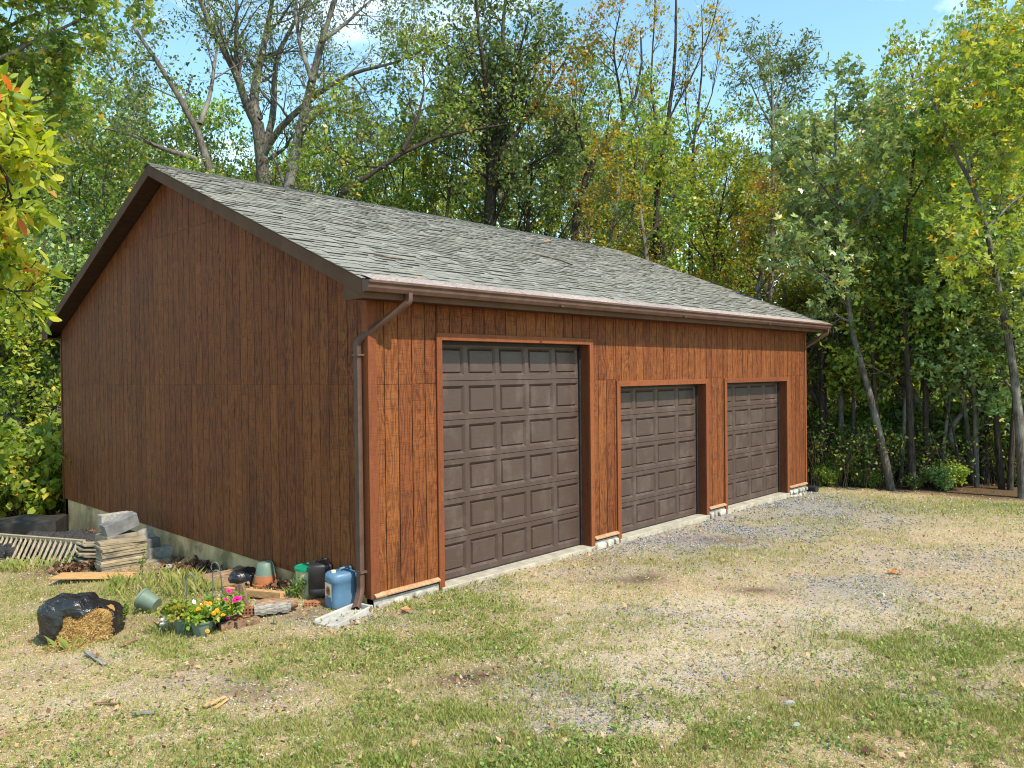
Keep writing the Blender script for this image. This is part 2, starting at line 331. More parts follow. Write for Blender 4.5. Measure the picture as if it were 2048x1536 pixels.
# ------------------------------------------------------------------ ground sheet
def blob(px, py, rx, ry, val=1.0, ang=0.0):
    p = at(px, py); return (p.x, p.y, rx, ry, val, ang)
VA = math.atan2(FW[1], FW[0])                                    # blobs: rx across the view, ry along it
GREEN = [blob(*b) for b in ((900, 1215, 1.0, .9, .9), (800, 1290, 1.2, .5, .8), (1010, 1290, 1.1, .6, .7), (780, 1480, 1.6, .5, .9), (650, 1330, .9, .3, .6),
    (1000, 1500, 1.6, .35, .9), (1900, 1290, 1.3, 1.0, .85), (1800, 1420, 1.6, .5, .7), (1930, 1015, 4, 1.6, .9), (1700, 1000, 3, 1.5, .7), (1560, 1050, 1.4, 1.2, .6), (1430, 1110, 1.2, .7, .6),
    (1500, 1490, 1.2, .3, .6), (250, 1200, 1.6, 1.2, .8), (300, 1290, .8, .4, .8), (420, 1300, .7, .25, .8), (100, 1180, 1.5, 1.0, .6), (1180, 1370, 1.0, .4, .6), (1250, 1250, .9, .6, .3), (1640, 1480, 1.3, .3, .5), (560, 1280, .6, .3, .5), (620, 1500, .9, .3, .6))]
GRAV = [blob(*b) for b in ((1580, 1010, 1.8, 2.2, 1.0), (1480, 1060, 1.6, .9, .9), (1340, 1080, 1.3, .7, .9), (1260, 1085, .7, .5, .8), (1430, 1090, 1.0, .5, .8), (1180, 1100, .7, .4, .6), (930, 1180, .6, .3, .5),
    (1300, 1140, 1.8, .7, .35), (1750, 1180, 1.0, .7, .8), (1900, 1120, 2.6, 1.0, .45), (1150, 1390, .8, .3, .5), (1100, 1420, .6, .25, .6), (1330, 1240, 1.2, .5, .4), (1840, 1380, .7, .3, .5), (480, 1360, .8, .3, .45), (700, 1230, .8, .35, .5), (1650, 1250, 1.5, .8, .3), (1500, 1330, 1.5, .5, .35))]
SAND = [blob(*b) for b in ((1560, 1230, 2.0, .8, .8), (1320, 1340, 1.3, .5, .9), (1420, 1300, 1.6, .6, .8), (1200, 1420, 1.2, .3, .7), (100, 1320, 1.0, .5, .55), (180, 1400, .8, .4, .6), (500, 1420, 1.0, .35, .5), (1730, 1330, 1.4, .4, .4), (1130, 1200, 1.2, .5, .35), (330, 1500, .8, .2, .5))]
SOIL = [blob(*b) for b in ((920, 1368, .42, .22, 1.0), (1010, 1345, .5, .16, .75), (530, 1385, .42, .25, .6), (1285, 1160, .4, .22, .85), (1500, 1177, .35, .16, .9), (1440, 1080, .7, .28, .6), (330, 1245, .9, .3, .5), (620, 1225, .6, .35, .55), (160, 1140, .8, .5, .8), (420, 1130, 1.2, .6, .8), (560, 1175, .8, .5, .6), (40, 1350, .6, .3, .35), (1200, 1120, .8, .3, .3))]
def field(bl, x, y, warp=.5):
    wx = x+warp*(fbm(x*1.1+3, y*1.1+8)-.5)*2.4; wy = y+warp*(fbm(x*1.1+40, y*1.1+21)-.5)*2.4; s = np.zeros_like(wx)
    ca, sa = math.cos(VA), math.sin(VA)
    for bx, by, rx, ry, v, an in bl:
        dx = wx-bx; dy = wy-by; a = dx*ca+dy*sa; b = -dx*sa+dy*ca
        s = np.maximum(s, v*np.exp(-((b/rx)**2+(a/ry)**2)))
    return s
def maps(x, y):
    fr = (y < 0.0) & (x > -.2)
    gr = field(GREEN, x, y)+.25*sstep(.45, .7, fbm(x*.8, y*.8)); gv = field(GRAV, x, y)
    band = np.where((x > 4.2) & (x < 12.6), sstep(-1.3, -.1, y)*(y < .3), 0)*(.4+.6*fbm(x*1.5, y*1.5)); gv = np.maximum(gv, band)
    wood = np.maximum(sstep(13.6, 15.2, x+.25*np.clip(-y, 0, 9)*0+.8*(fbm(x*.5, y*.5)-.5)-.10*np.clip(-y, 0, 8)), sstep(11.6, 13.0, y+.6*(fbm(x*.6, y*.6)-.5)))
    wood = np.maximum(wood, sstep(5.0, 7.5, -x+.25*y)*sstep(2, 6, y))
    return gr*(1-wood), gv*(1-wood), field(SAND, x, y)*(1-wood), field(SOIL, x, y, .22)*(1-wood), wood
def axis(lo, hi, step, far):
    a = np.arange(lo, hi+1e-6, step); g = np.geomspace(step*1.5, far, 34); g = np.cumsum(g)*far/np.sum(g)
    return np.concatenate([(lo-g)[::-1], a, hi+g])
gx = axis(-9, 19, .11, 260); gy = axis(-9, 13, .11, 260)
XX, YY = np.meshgrid(gx, gy); xf, yf = XX.ravel(), YY.ravel()
mg = maps(xf, yf)
zf = G(xf, yf)+.02*(fbm(xf*3.1, yf*3.1)-.5)+.015*mg[3]*(np.random.default_rng(1).random(len(xf)))
nx, ny = len(gx), len(gy); ii = (np.arange(ny-1)[:, None]*nx+np.arange(nx-1)[None, :]).ravel()
gme = np_mesh('ground', np.stack([xf, yf, zf], 1), np.stack([ii, ii+1, ii+nx+1, ii+nx], 1), smooth=True)
for nm, arr in zip(('green', 'gravel', 'sand', 'soil', 'wood'), mg):
    a = gme.attributes.new(nm, 'FLOAT', 'POINT'); a.data.foreach_set('value', np.clip(arr, 0, 1).astype(np.float32))
tag(link('ground', gme, MT['ground']), 'patchy dry lawn and gravel yard around the brown garage', 'ground', kind='structure')

# ------------------------------------------------------------------ garage
L, WD, ZB = 11.91, 11.04, .08                                    # length along the doors, width of the gable, bottom of the siding
DOORS = ((.998, 4.131, 3.143, 5, 6), (4.729, 7.571, 2.494, 4, 5), (8.178, 10.989, 2.494, 4, 5))
TW = .09; EAVE_Y, EAVE_Z, RIDGE_Y, RIDGE_Z = -.291, 3.685, WD/2, 6.06; X0, X1 = -.285, L+.44
SLP = (RIDGE_Z-EAVE_Z)/(RIDGE_Y-EAVE_Y)
roof_z = lambda y: EAVE_Z+SLP*((y if y < RIDGE_Y else WD-y)-EAVE_Y)
gar = thing('garage', 'brown wood sided garage with three dark garage doors and grey shingle roof', 'garage')
# foundation and slab
m = MB(); m.prism([(.02, -.0, -1.6), (.02, WD, -1.6), (.02, WD, ZB+.02), (.02, 0, ZB+.02)], (.2, 0, 0)); m.box(.02, L-.02, WD-.2, WD-.01, -1.6, ZB+.02); m.box(L-.22, L-.02, .0, WD, -1.6, ZB+.02)
m.box(.22, L-.22, .004, .2, -1.2, -.02)
fnd = m.build('foundation', MT['conc'], gar)
m = MB()
segs = [(0.02, DOORS[0][0]), (DOORS[0][1], DOORS[1][0]), (DOORS[1][1], DOORS[2][0]), (DOORS[2][1], L-.02)]
for a, b in segs: MB().box(a, b, -.012, .12, -.5, ZB-.04).build('mortar_bed', MT['mortar'], fnd)
rs = random.Random(5)
for a, b in segs:                                                # veneer stones below the siding
    x = a
    while x < b-.02:
        w = min(rs.uniform(.12, .32), b-x); w = b-x if b-x-w < .08 else w
        z1 = ZB-.045; z0 = -.32-.1*(x/L)
        cut = rs.uniform(.35, .7)
        zs = [z1]
        while zs[-1] > z0: zs.append(zs[-1]-rs.uniform(.10, .2))
        for t, bt in zip(zs[:-1], zs[1:]):
            cx, cz, hw, hh = x+w/2, (t+bt)/2, w/2-.012, (t-bt)/2-.010; k_ = rs.choice((6, 7, 8)); ph = rs.random()
            ring_ = [(cx+hw*math.copysign(abs(math.cos(q))**.55, math.cos(q))*rs.uniform(.8, 1.0), cz+hh*math.copysign(abs(math.sin(q))**.55, math.sin(q))*rs.uniform(.8, 1.0)) for q in [2*PI*(i+ph)/k_ for i in range(k_)]]
            mm = MB(); mm.prism([(u, .0, min(v, z1)) for u, v in ring_], (0, -.05-rs.uniform(0, .02), 0)); mm.build('stone', MT['stone'], fnd, bevel=.014, seg=2, smooth=50)
        x += w
# walls: dark backing with the planks as pieces on it
m = MB(); xs = 0.02
for (a, b, h, _, _) in DOORS:
    m.box(xs, a+TW-.02, .022, .16, ZB-.02, 3.5); m.box(a+TW-.02, b-TW+.02, .022, .16, h-TW+.02, 3.5); xs = b-TW+.02
m.box(xs, L-.02, .022, .16, ZB-.02, 3.5)
wf = m.build('front_wall', MT['dark'], gar)
m = MB(); m.prism([(.022, .03, ZB-.01), (.022, WD-.02, ZB-.01), (.022, WD-.02, 3.5), (.022, RIDGE_Y, 5.85), (.022, .03, 3.5)], (.12, 0, 0))
wg = m.build('gable_wall', MT['dark'], gar)
m = MB(); m.prism([(L-.002, .03, ZB), (L-.002, WD-.02, ZB), (L-.002, WD-.02, 3.5), (L-.002, RIDGE_Y, 5.85), (L-.002, .03, 3.5)], (-.12, 0, 0)); m.box(.02, L-.02, WD-.15, WD, ZB, 3.5)
m.build('rear_wall', MT['siding'], gar)
PW, GAP = .2032, .011
J1, J2 = ZB+2.438, ZB+4.877
def plank_front(x0, x1, z0, z1):
    MB().box(x0+GAP/2, x1-GAP/2, 0, .022, z0, z1).build('plank', MT['siding'], wf)
x = .1; k = 0
while x < L-.05:
    x1 = min(x+(.12 if k == 0 else PW), L-.04); k += 1
    cuts = [(ZB+.035, 3.5)]
    for a, b, h, _, _ in DOORS:
        if x1 > a+.02 and x < b-.02:
            if x < a: plank_front(x, a+.015, ZB+.035, J1-.002); plank_front(x, a+.015, J1+.002, 3.5); xa, xb = a+.015, x1; cuts = [(h-.02, 3.5)]
            elif x1 > b: plank_front(b-.015, x1, ZB+.035, J1-.002); plank_front(b-.015, x1, J1+.002, 3.5); cuts = [(h-.02, 3.5)]; xa, xb = x, b-.015
            else: cuts = [(h-.02, 3.5)]; xa, xb = x, x1
            break
    else: xa, xb = x, x1
    for z0, z1 in cuts:
        if z0 < J1-.2: plank_front(xa, xb, z0, J1-.002); plank_front(xa, xb, J1+.002, z1)
        else: plank_front(xa, xb, z0, z1)
    x = x1
def plank_gable(y0, y1, z0, za, zb):                             # za, zb: top heights at y0 and y1
    y0 += GAP/2; y1 -= GAP/2
    MB().hexa([(0, y0, z0), (.022, y0, z0), (.022, y1, z0), (0, y1, z0), (0, y0, za), (.022, y0, za), (.022, y1, zb), (0, y1, zb)]).build('plank', MT['siding'], wg)
y = .008
top = lambda y: roof_z(y)-.19
while y < WD-.02:
    y1 = min(y+PW, WD-.01); y = max(y, .1); ta, tb = top(y), top(y1); mn, mxx = min(ta, tb), max(ta, tb)
    plank_gable(y, y1, ZB, J1-.0013, J1-.0013)
    if mn > J2+.08: plank_gable(y, y1, J1+.0013, J2-.0015, J2-.0015); plank_gable(y, y1, J2+.0015, ta, tb)
    else: plank_gable(y, y1, J1+.0013, ta, tb)
    y = y1
# ledge strips, corner boards
for a, b in segs:
    m = MB(); m.prism([(a+.0, -.02, ZB), (a+.0, -.058, ZB-.008), (a+.0, -.058, ZB+.012), (a+.0, -.02, ZB+.036), (a, .02, ZB+.036), (a, .02, ZB)], (b-a, 0, 0)); m.build('ledge_board', MT['ledge'], gar, bevel=.003)
MB().box(-.022, .1, -.022, .0, ZB-.02, 3.49).build('corner_board', MT['trim'], gar, bevel=.004)
MB().box(-.022, .0, .001, .1, ZB-.02, 3.49).build('corner_board', MT['trim'], gar, bevel=.004)
MB().box(L-.045, L+.02, -.02, .0, ZB-.02, 3.49).build('corner_board', MT['trim'], gar, bevel=.003)
MB().box(-.018, .0, WD-.05, WD+.02, ZB-.02, 3.47).build('corner_board', MT['jamb'], gar, bevel=.003)
# doors
DY = .175
for (a, b, h, nc, nr) in DOORS:
    oa, ob, oh = a+TW, b-TW, h-TW
    for nm, P in (('door_casing', [(a, 0), (oa, 0), (oa, oh), (a, h)]), ('door_casing', [(ob, 0), (b, 0), (b, h), (ob, oh)]), ('door_casing', [(a, h), (oa, oh), (ob, oh), (b, h)])):
        z_ = -.02 if P[0][1] == 0 else 0
        m = MB(); m.prism([(px+.0008, -.032, pz+(z_ if pz == 0 else 0)) for px, pz in P], (0, .033, 0)); m.build(nm, MT['trim'], gar, bevel=.003)
    MB().box(oa-.012, oa, .0015, DY+.03, -.015, oh).build('door_jamb', MT['jamb'], gar)
    MB().box(ob, ob+.012, .0015, DY+.03, -.015, oh).build('door_jamb', MT['jamb'], gar)
    MB().box(oa, ob, .0015, DY+.03, oh, oh+.012).build('door_jamb', MT['jamb'], gar)
    MB().box(a+.03, b-.03, -.055, .4, -.35, -.018).build('threshold', MT['slabconc'], gar, bevel=.006)
    gd = MB().box(oa+.001, ob-.001, DY+.045, DY+.06, -.01, oh-.002).build('garage_door', MT['dark'], gar)
    for sx in (oa+.002, ob-.036): MB().box(sx, sx+.034, DY-.028, DY-.002, -.016, oh-.004).build('weather_seal', MT['seal'], gd)
    MB().box(oa+.036, ob-.036, DY-.028, DY-.002, oh-.04, oh-.004).build('weather_seal', MT['seal'], gd)
    MB().box(oa+.004, ob-.004, DY+.002, DY+.04, -.018, .004).build('weather_seal', MT['seal'], gd)
    hs = oh/nr; pw = (ob-oa)/nc
    for r in range(nr):
        z0, z1 = r*hs+.004, (r+1)*hs-.0035
        tilt = (0.022 if r == nr-1 and nc == 5 else 0)            # the top section of the large door leans in a little
        YY_ = lambda z, d: DY+d+tilt*(z-z0)/(z1-z0)
        m = MB(); xs = [oa+.002]; e1, e2 = .052, .026
        bx = []
        for c in range(nc): bx += [(oa+c*pw+.038, oa+(c+1)*pw-.038)]
        zi0, zi1 = z0+.062, z1-.062
        V = lambda x_, z_, d=0: (x_, YY_(z_, d), z_)
        fq = lambda q: m.add(q, [(0, 1, 2, 3)])
        fq([V(oa+.002, z0), V(ob-.002, z0), V(ob-.002, zi0), V(oa+.002, zi0)]); fq([V(oa+.002, zi1), V(ob-.002, zi1), V(ob-.002, z1), V(oa+.002, z1)])
        e = [oa+.002]+[q for w in bx for q in w]+[ob-.002]
        for i in range(0, len(e), 2): fq([V(e[i], zi0), V(e[i+1], zi0), V(e[i+1], zi1), V(e[i], zi1)])
        # rolled top and bottom lips of the section
        fq([V(oa+.002, z1), V(ob-.002, z1), V(ob-.002, z1, .03), V(oa+.002, z1, .03)]); fq([V(oa+.002, z0, .03), V(ob-.002, z0, .03), V(ob-.002, z0), V(oa+.002, z0)])
        for (xa, xb) in bx:
            O = [(xa, zi0), (xb, zi0), (xb, zi1), (xa, zi1)]; I = [(xa+.036, zi0+.036), (xb-.036, zi0+.036), (xb-.036, zi1-.036), (xa+.036, zi1-.036)]
            for i in range(4): j = (i+1) % 4; fq([V(*O[i]), V(*O[j]), V(*I[j], .034), V(*I[i], .034)])
            fq([V(*I[0], .0345), V(*I[1], .0345), V(*I[2], .0345), V(*I[3], .0345)])
            K = [(xa+.052, zi0+.052), (xb-.052, zi0+.052), (xb-.052, zi1-.052), (xa+.052, zi1-.052)]
            p = MB(); I2 = [V(u, w, .0335) for u, w in I]; K2 = [V(u, w, .010) for u, w in K]
            p.add(I2+K2, [(4, 5, 6, 7)]+[(i, (i+1) % 4, (i+1) % 4+4, i+4) for i in range(4)]); p.build('raised_panel', MT['door'], gd)
        m.build('section', MT['door'], gd)
# roof deck, boards, soffits
m = MB(); th = .035
for sgn in (0, 1):
    P = lambda x, y, dz: (x, y if not sgn else WD-y, roof_z(y)+dz)
    m.hexa([P(X0+.01, EAVE_Y, -th), P(X1-.01, EAVE_Y, -th), P(X1-.01, RIDGE_Y, -th), P(X0+.01, RIDGE_Y, -th), P(X0+.01, EAVE_Y, -.004), P(X1-.01, EAVE_Y, -.004), P(X1-.01, RIDGE_Y, -.004), P(X0+.01, RIDGE_Y, -.004)])
roof = m.build('roof', MT['shingle'], gar)
RB = .185
for xr, dx in ((X0+.004, .022), (X1-.026, .022)):
    for sg in (0, 1):
        f = (lambda y: y) if not sg else (lambda y: WD-y)
        ye = EAVE_Y+.0
        m = MB(); m.prism([(xr, f(ye), roof_z(ye)-.012), (xr, f(RIDGE_Y), RIDGE_Z-.012), (xr, f(RIDGE_Y), RIDGE_Z-RB), (xr, f(ye+.012), roof_z(ye)-RB-.0)], (dx, 0, 0)); m.build('rake_board', MT['alum'], gar, bevel=.003)
        m = MB(); m.prism([(xr+.004, f(ye), roof_z(ye)-RB-.03), (xr+.004, f(.06), roof_z(ye)-RB-.03), (xr+.004, f(.06), roof_z(.06)-RB+.01), (xr+.004, f(ye), roof_z(ye)-RB+.01)], (dx-.008, 0, 0)); m.build('eave_return', MT['alum'], gar)
for xa, xb in ((X0+.026, -.0), (L, X1-.026)):                    # grooved soffit under the gable overhang
    for sg in (0, 1):
        f = (lambda y: y) if not sg else (lambda y: WD-y); n = 36
        m = MB()
        for i in range(n):
            ya = EAVE_Y+.02+(RIDGE_Y-EAVE_Y-.04)*i/n; yb = EAVE_Y+.02+(RIDGE_Y-EAVE_Y-.04)*(i+.93)/n
            q = [(xa, f(ya)), (xb, f(ya)), (xb, f(yb)), (xa, f(yb))]; zz = [roof_z(ya), roof_z(ya), roof_z(yb), roof_z(yb)]
            m.hexa([(u, v, w-RB+.012) for (u, v), w in zip(q, zz)]+[(u, v, w-RB+.03) for (u, v), w in zip(q, zz)])
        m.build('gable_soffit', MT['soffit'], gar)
for sg in (0, 1):
    f = (lambda y: y) if not sg else (lambda y: WD-y)
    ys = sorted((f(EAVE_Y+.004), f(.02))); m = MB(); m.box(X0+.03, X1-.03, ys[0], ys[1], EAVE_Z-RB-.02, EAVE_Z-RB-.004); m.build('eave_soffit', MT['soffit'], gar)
    ys = sorted((f(EAVE_Y-.018), f(EAVE_Y+.003))); m = MB(); m.box(X0+.004, X1-.004, ys[0], ys[1], EAVE_Z-RB-.028, EAVE_Z-.02); m.build('fascia', MT['alum'], gar, bevel=.003)
# shingles
ang = math.atan(SLP); ca, sa = math.cos(ang), math.sin(ang); SLEN = (RIDGE_Y-EAVE_Y)/ca; EXPO = .1365
tab = MB()
tab.hexa([(0, -.004, 0), (1, -.004, 0), (1, EXPO+.05, -.004), (0, EXPO+.05, -.004), (0, -.004, 1), (1, -.004, 1), (1, EXPO+.05, .15), (0, EXPO+.05, .15)])
tab_me = bpy.data.meshes.new('shingle'); tab_me.from_pydata(tab.V, [], tab.F); tab_me.materials.append(MT['shingle'])
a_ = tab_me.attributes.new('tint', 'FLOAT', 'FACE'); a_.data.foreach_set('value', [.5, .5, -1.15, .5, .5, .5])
rs = random.Random(11); tabs = []
nc = int(SLEN/EXPO)
for c in range(nc):
    x = X0-.012; end = X1+.01; first = True
    while x < end-.02:
        w = rs.choice((.16, .2, .26, .32, .18)); w = w*rs.random() if first else w; first = False
        w = min(max(w, .05), end-x); tabs.append((x, c*EXPO, w-.0035, rs.uniform(.009, .021) if rs.random() < .62 else rs.uniform(.004, .008), rs.random())); x += w
def tab_px(t):
    y = EAVE_Y+t[1]*ca; P = np.array([t[0]+t[2]/2, y, roof_z(y)]); d = P-CAM; nrm = np.array([0, -sa, ca]); r = np.linalg.norm(d); return t[2]*abs(d@nrm)/r**3
tabs.sort(key=lambda t: -tab_px(t))
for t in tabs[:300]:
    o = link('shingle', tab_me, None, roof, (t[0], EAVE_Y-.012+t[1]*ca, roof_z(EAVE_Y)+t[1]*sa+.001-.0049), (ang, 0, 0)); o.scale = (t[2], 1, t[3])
bv = np.array(tab.V); V = []; F = []; T = []
rm = np.array(Euler((ang, 0, 0)).to_matrix())
for t in tabs[300:]:
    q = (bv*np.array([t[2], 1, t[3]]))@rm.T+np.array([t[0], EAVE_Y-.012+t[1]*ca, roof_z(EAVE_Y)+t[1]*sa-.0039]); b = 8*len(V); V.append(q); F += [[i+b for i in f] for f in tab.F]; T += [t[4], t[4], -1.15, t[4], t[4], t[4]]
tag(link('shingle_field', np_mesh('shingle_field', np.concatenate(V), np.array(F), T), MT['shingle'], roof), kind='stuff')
xx = X0-.01
while xx < X1-1.2:                                               # ridge caps
    w = .30
    m = MB(); y0 = .13
    for d in (0,):
        z = RIDGE_Z+.012; P = [(xx, RIDGE_Y-y0, z-y0*SLP+.012), (xx, RIDGE_Y, z+.018), (xx, RIDGE_Y+y0, z-y0*SLP+.012), (xx, RIDGE_Y+y0, z-y0*SLP-.004), (xx, RIDGE_Y, z+.0), (xx, RIDGE_Y-y0, z-y0*SLP-.004)]
        m.add(P+[(p[0]+w, p[1], p[2]-.01) for p in P], [(0, 1, 2, 3, 4, 5), (11, 10, 9, 8, 7, 6)]+[(i, i+6, (i+1) % 6+6, (i+1) % 6) for i in range(6)])
    m.build('ridge_cap', MT['ridge'], roof); xx += .27
# gutter with guard strips
gy0 = EAVE_Y-.02; gz = EAVE_Z-.028
prof = [(gy0, gz-.115), (gy0-.075, gz-.115), (gy0-.10, gz-.075), (gy0-.105, gz-.04), (gy0-.128, gz-.02), (gy0-.128, gz+.004), (gy0-.118, gz+.004), (gy0-.118, gz-.016), (gy0-.095, gz-.036), (gy0-.09, gz-.073), (gy0-.07, gz-.105), (gy0-.002, gz-.105), (gy0-.002, gz), (gy0, gz)]
m = MB(); m.prism([(X0+.0, y, z) for y, z in prof], (X1-X0, 0, 0)); gut = m.build('gutter', MT['gutter'], gar)
for xe in (X0-.004, X1+.001):
    m = MB(); m.prism([(xe, gy0+.001, gz-.117), (xe, gy0-.076, gz-.117), (xe, gy0-.103, gz-.076), (xe, gy0-.108, gz-.04), (xe, gy0-.131, gz-.021), (xe, gy0-.131, gz+.006), (xe, gy0+.001, gz+.006)], (.003, 0, 0)); m.build('end_cap', MT['gutter'], gut)
xx = X0+.04; rs = random.Random(3)
while xx < X1-.1:
    w = min(rs.choice((.92, 1.22, 1.22, .6)), X1-.02-xx); dz = rs.uniform(-.004, .01)
    yi = -.20; zi = roof_z(yi)+.026
    m = MB(); m.hexa([(xx+.004, gy0-.126, gz+.0055), (xx+w-.006, gy0-.126, gz+.0055), (xx+w-.004, yi, zi+dz), (xx+.006, yi, zi-dz*.3), (xx+.004, gy0-.126, gz+.0085), (xx+w-.006, gy0-.126, gz+.0085), (xx+w-.004, yi, zi+.004+dz), (xx+.006, yi, zi+.004-dz*.3)]); m.build('gutter_guard', MT['guard'], gut); xx += w
for xx in (2.9, 6.1, 9.2): MB().box(xx, xx+.05, gy0-.132, gy0, gz-.118, gz-.1).build('seam_band', MT['gutter'], gut)
# downspouts (rectangular, with bends)
def spout(pts, name):
    P = [];
    for i, p in enumerate(pts):
        p = Vector(p)
        if 0 < i < len(pts)-1:
            a = Vector(pts[i-1]); b = Vector(pts[i+1]); d = min(.07, (p-a).length*.4, (b-p).length*.4)
            q0 = p+(a-p).normalized()*d; q1 = p+(b-p).normalized()*d
            for t in (0, .2, .4, .6, .8, 1): P.append(q0*(1-t)**2+p*2*t*(1-t)+q1*t*t)
        else: P.append(p)
    m = MB(); V = []; F = []; n = len(P); sec = [(-.04, -.022), (-.036, -.028), (.036, -.028), (.04, -.022), (.04, .022), (.036, .028), (-.036, .028), (-.04, .022)]; k = 8
    for i, p in enumerate(P):
        t = (P[min(i+1, n-1)]-P[max(i-1, 0)]).normalized(); a = Vector((0, 1, 0)) if abs(t.y) < .8 else Vector((1, 0, 0)); a = (a-t*a.dot(t)).normalized(); b = t.cross(a)
        sc = 1.0+(.06 if i % 2 and 0 < i < n-1 else 0)
        V += [p+(a*u+b*w)*sc for u, w in sec]
    for i in range(n-1): F += [(i*k+j, i*k+(j+1) % k, (i+1)*k+(j+1) % k, (i+1)*k+j) for j in range(k)]
    F.append(tuple(range(k))); m.add(V, F); return m.build(name, MT['gutter'], gar, smooth=40)
ds = spout([(.30, gy0-.06, gz-.10), (.30, gy0-.06, gz-.20), (-.075, .11, 3.02), (-.075, .11, .14), (-.22, .0, .0)], 'downspout')
for z in (2.85, .36): MB().box(-.112, -.003, .05, .17, z, z+.022).build('strap', MT['gutter'], ds)
spout([(L+.30, gy0-.06, gz-.10), (L+.30, gy0-.06, gz-.2), (L+.08, .10, 3.12), (L+.08, .10, .0)], 'downspout')
# drain pipe at the far corner
pm = MB(); pts = [at(1592, 981)+Vector((0, 0, .07)), at(1612, 982)+Vector((0, 0, .06)), at(1634, 984)+Vector((0, 0, .055))]
q = [pts[0].lerp(pts[1], t/8) for t in range(8)]+[pts[1].lerp(pts[2], t/8) for t in range(9)]
o0 = q[0].copy(); pm.tube([p-o0 for p in q], [.085 if i % 2 else .075 for i in range(len(q))], 14)
tag(pm.build('drain_pipe', MT['drain'], loc=o0, smooth=60), 'short black ribbed drain pipe lying on gravel at the garage corner', 'pipe')

# ------------------------------------------------------------------ trees
def nrm(v): return v/np.maximum(np.linalg.norm(v, axis=-1, keepdims=True), 1e-9)
def tubes(P, Rr, k):
    n, m_, _ = P.shape; T = nrm(np.gradient(P, axis=1)); ref = np.broadcast_to(np.array([.31, .23, .92]), T.shape); ref = np.where(np.abs((T*nrm(ref)).sum(-1, keepdims=True)) > .93, np.array([1., .1, 0]), ref)
    A = nrm(np.cross(T, ref)); B = np.cross(T, A); q = 2*PI*np.arange(k)/k
    V = P[:, :, None]+Rr[:, :, None, None]*(np.cos(q)[:, None]*A[:, :, None]+np.sin(q)[:, None]*B[:, :, None])
    i = np.arange(n)[:, None, None]*m_*k+np.arange(m_-1)[None, :, None]*k; j = np.arange(k)[None, None, :]; j2 = (j+1) % k
    F = np.stack([i+j, i+j2, i+k+j2, i+k+j], -1).reshape(-1, 4); return V.reshape(-1, 3), F
def spawn(P, Rr, n, t0, t1, ang, ln, m_, rg, up=.15, rs=.5, wob=.12, tl=.5, upc=.12):
    N0, mp_, _ = P.shape; idx = np.repeat(np.arange(N0), n); K = len(idx)
    t = t0+(t1-t0)*((np.tile(np.arange(n), N0)+rg.random(K))/n); f = t*(mp_-1); i = np.minimum(f.astype(int), mp_-2); a = (f-i)[:, None]
    base = P[idx, i]*(1-a)+P[idx, i+1]*a; T = nrm(P[idx, i+1]-P[idx, i]); r0 = Rr[idx, i]*(1-a[:, 0])+Rr[idx, i+1]*a[:, 0]
    v = rg.normal(size=(K, 3)); pp = nrm(v-(v*T).sum(-1, keepdims=True)*T); A = np.radians(rg.uniform(ang[0], ang[1], K))[:, None]
    d = T*np.cos(A)+pp*np.sin(A); d[:, 2] += up; d = nrm(d); l = ln*rg.uniform(.6, 1.3, K)*(1-tl*t); s = np.linspace(0, 1, m_)
    Q = base[:, None]+d[:, None]*(l[:, None]*s)[:, :, None]; jit = rg.normal(size=(K, m_, 3))*(wob*l)[:, None, None]*(s*.6)[None, :, None]; Q = Q+np.cumsum(jit, 1)/math.sqrt(m_)
    Q[:, :, 2] += (upc*l)[:, None]*(s**2)
    return Q, (r0*rs)[:, None]*(1-.8*s)[None, :], idx
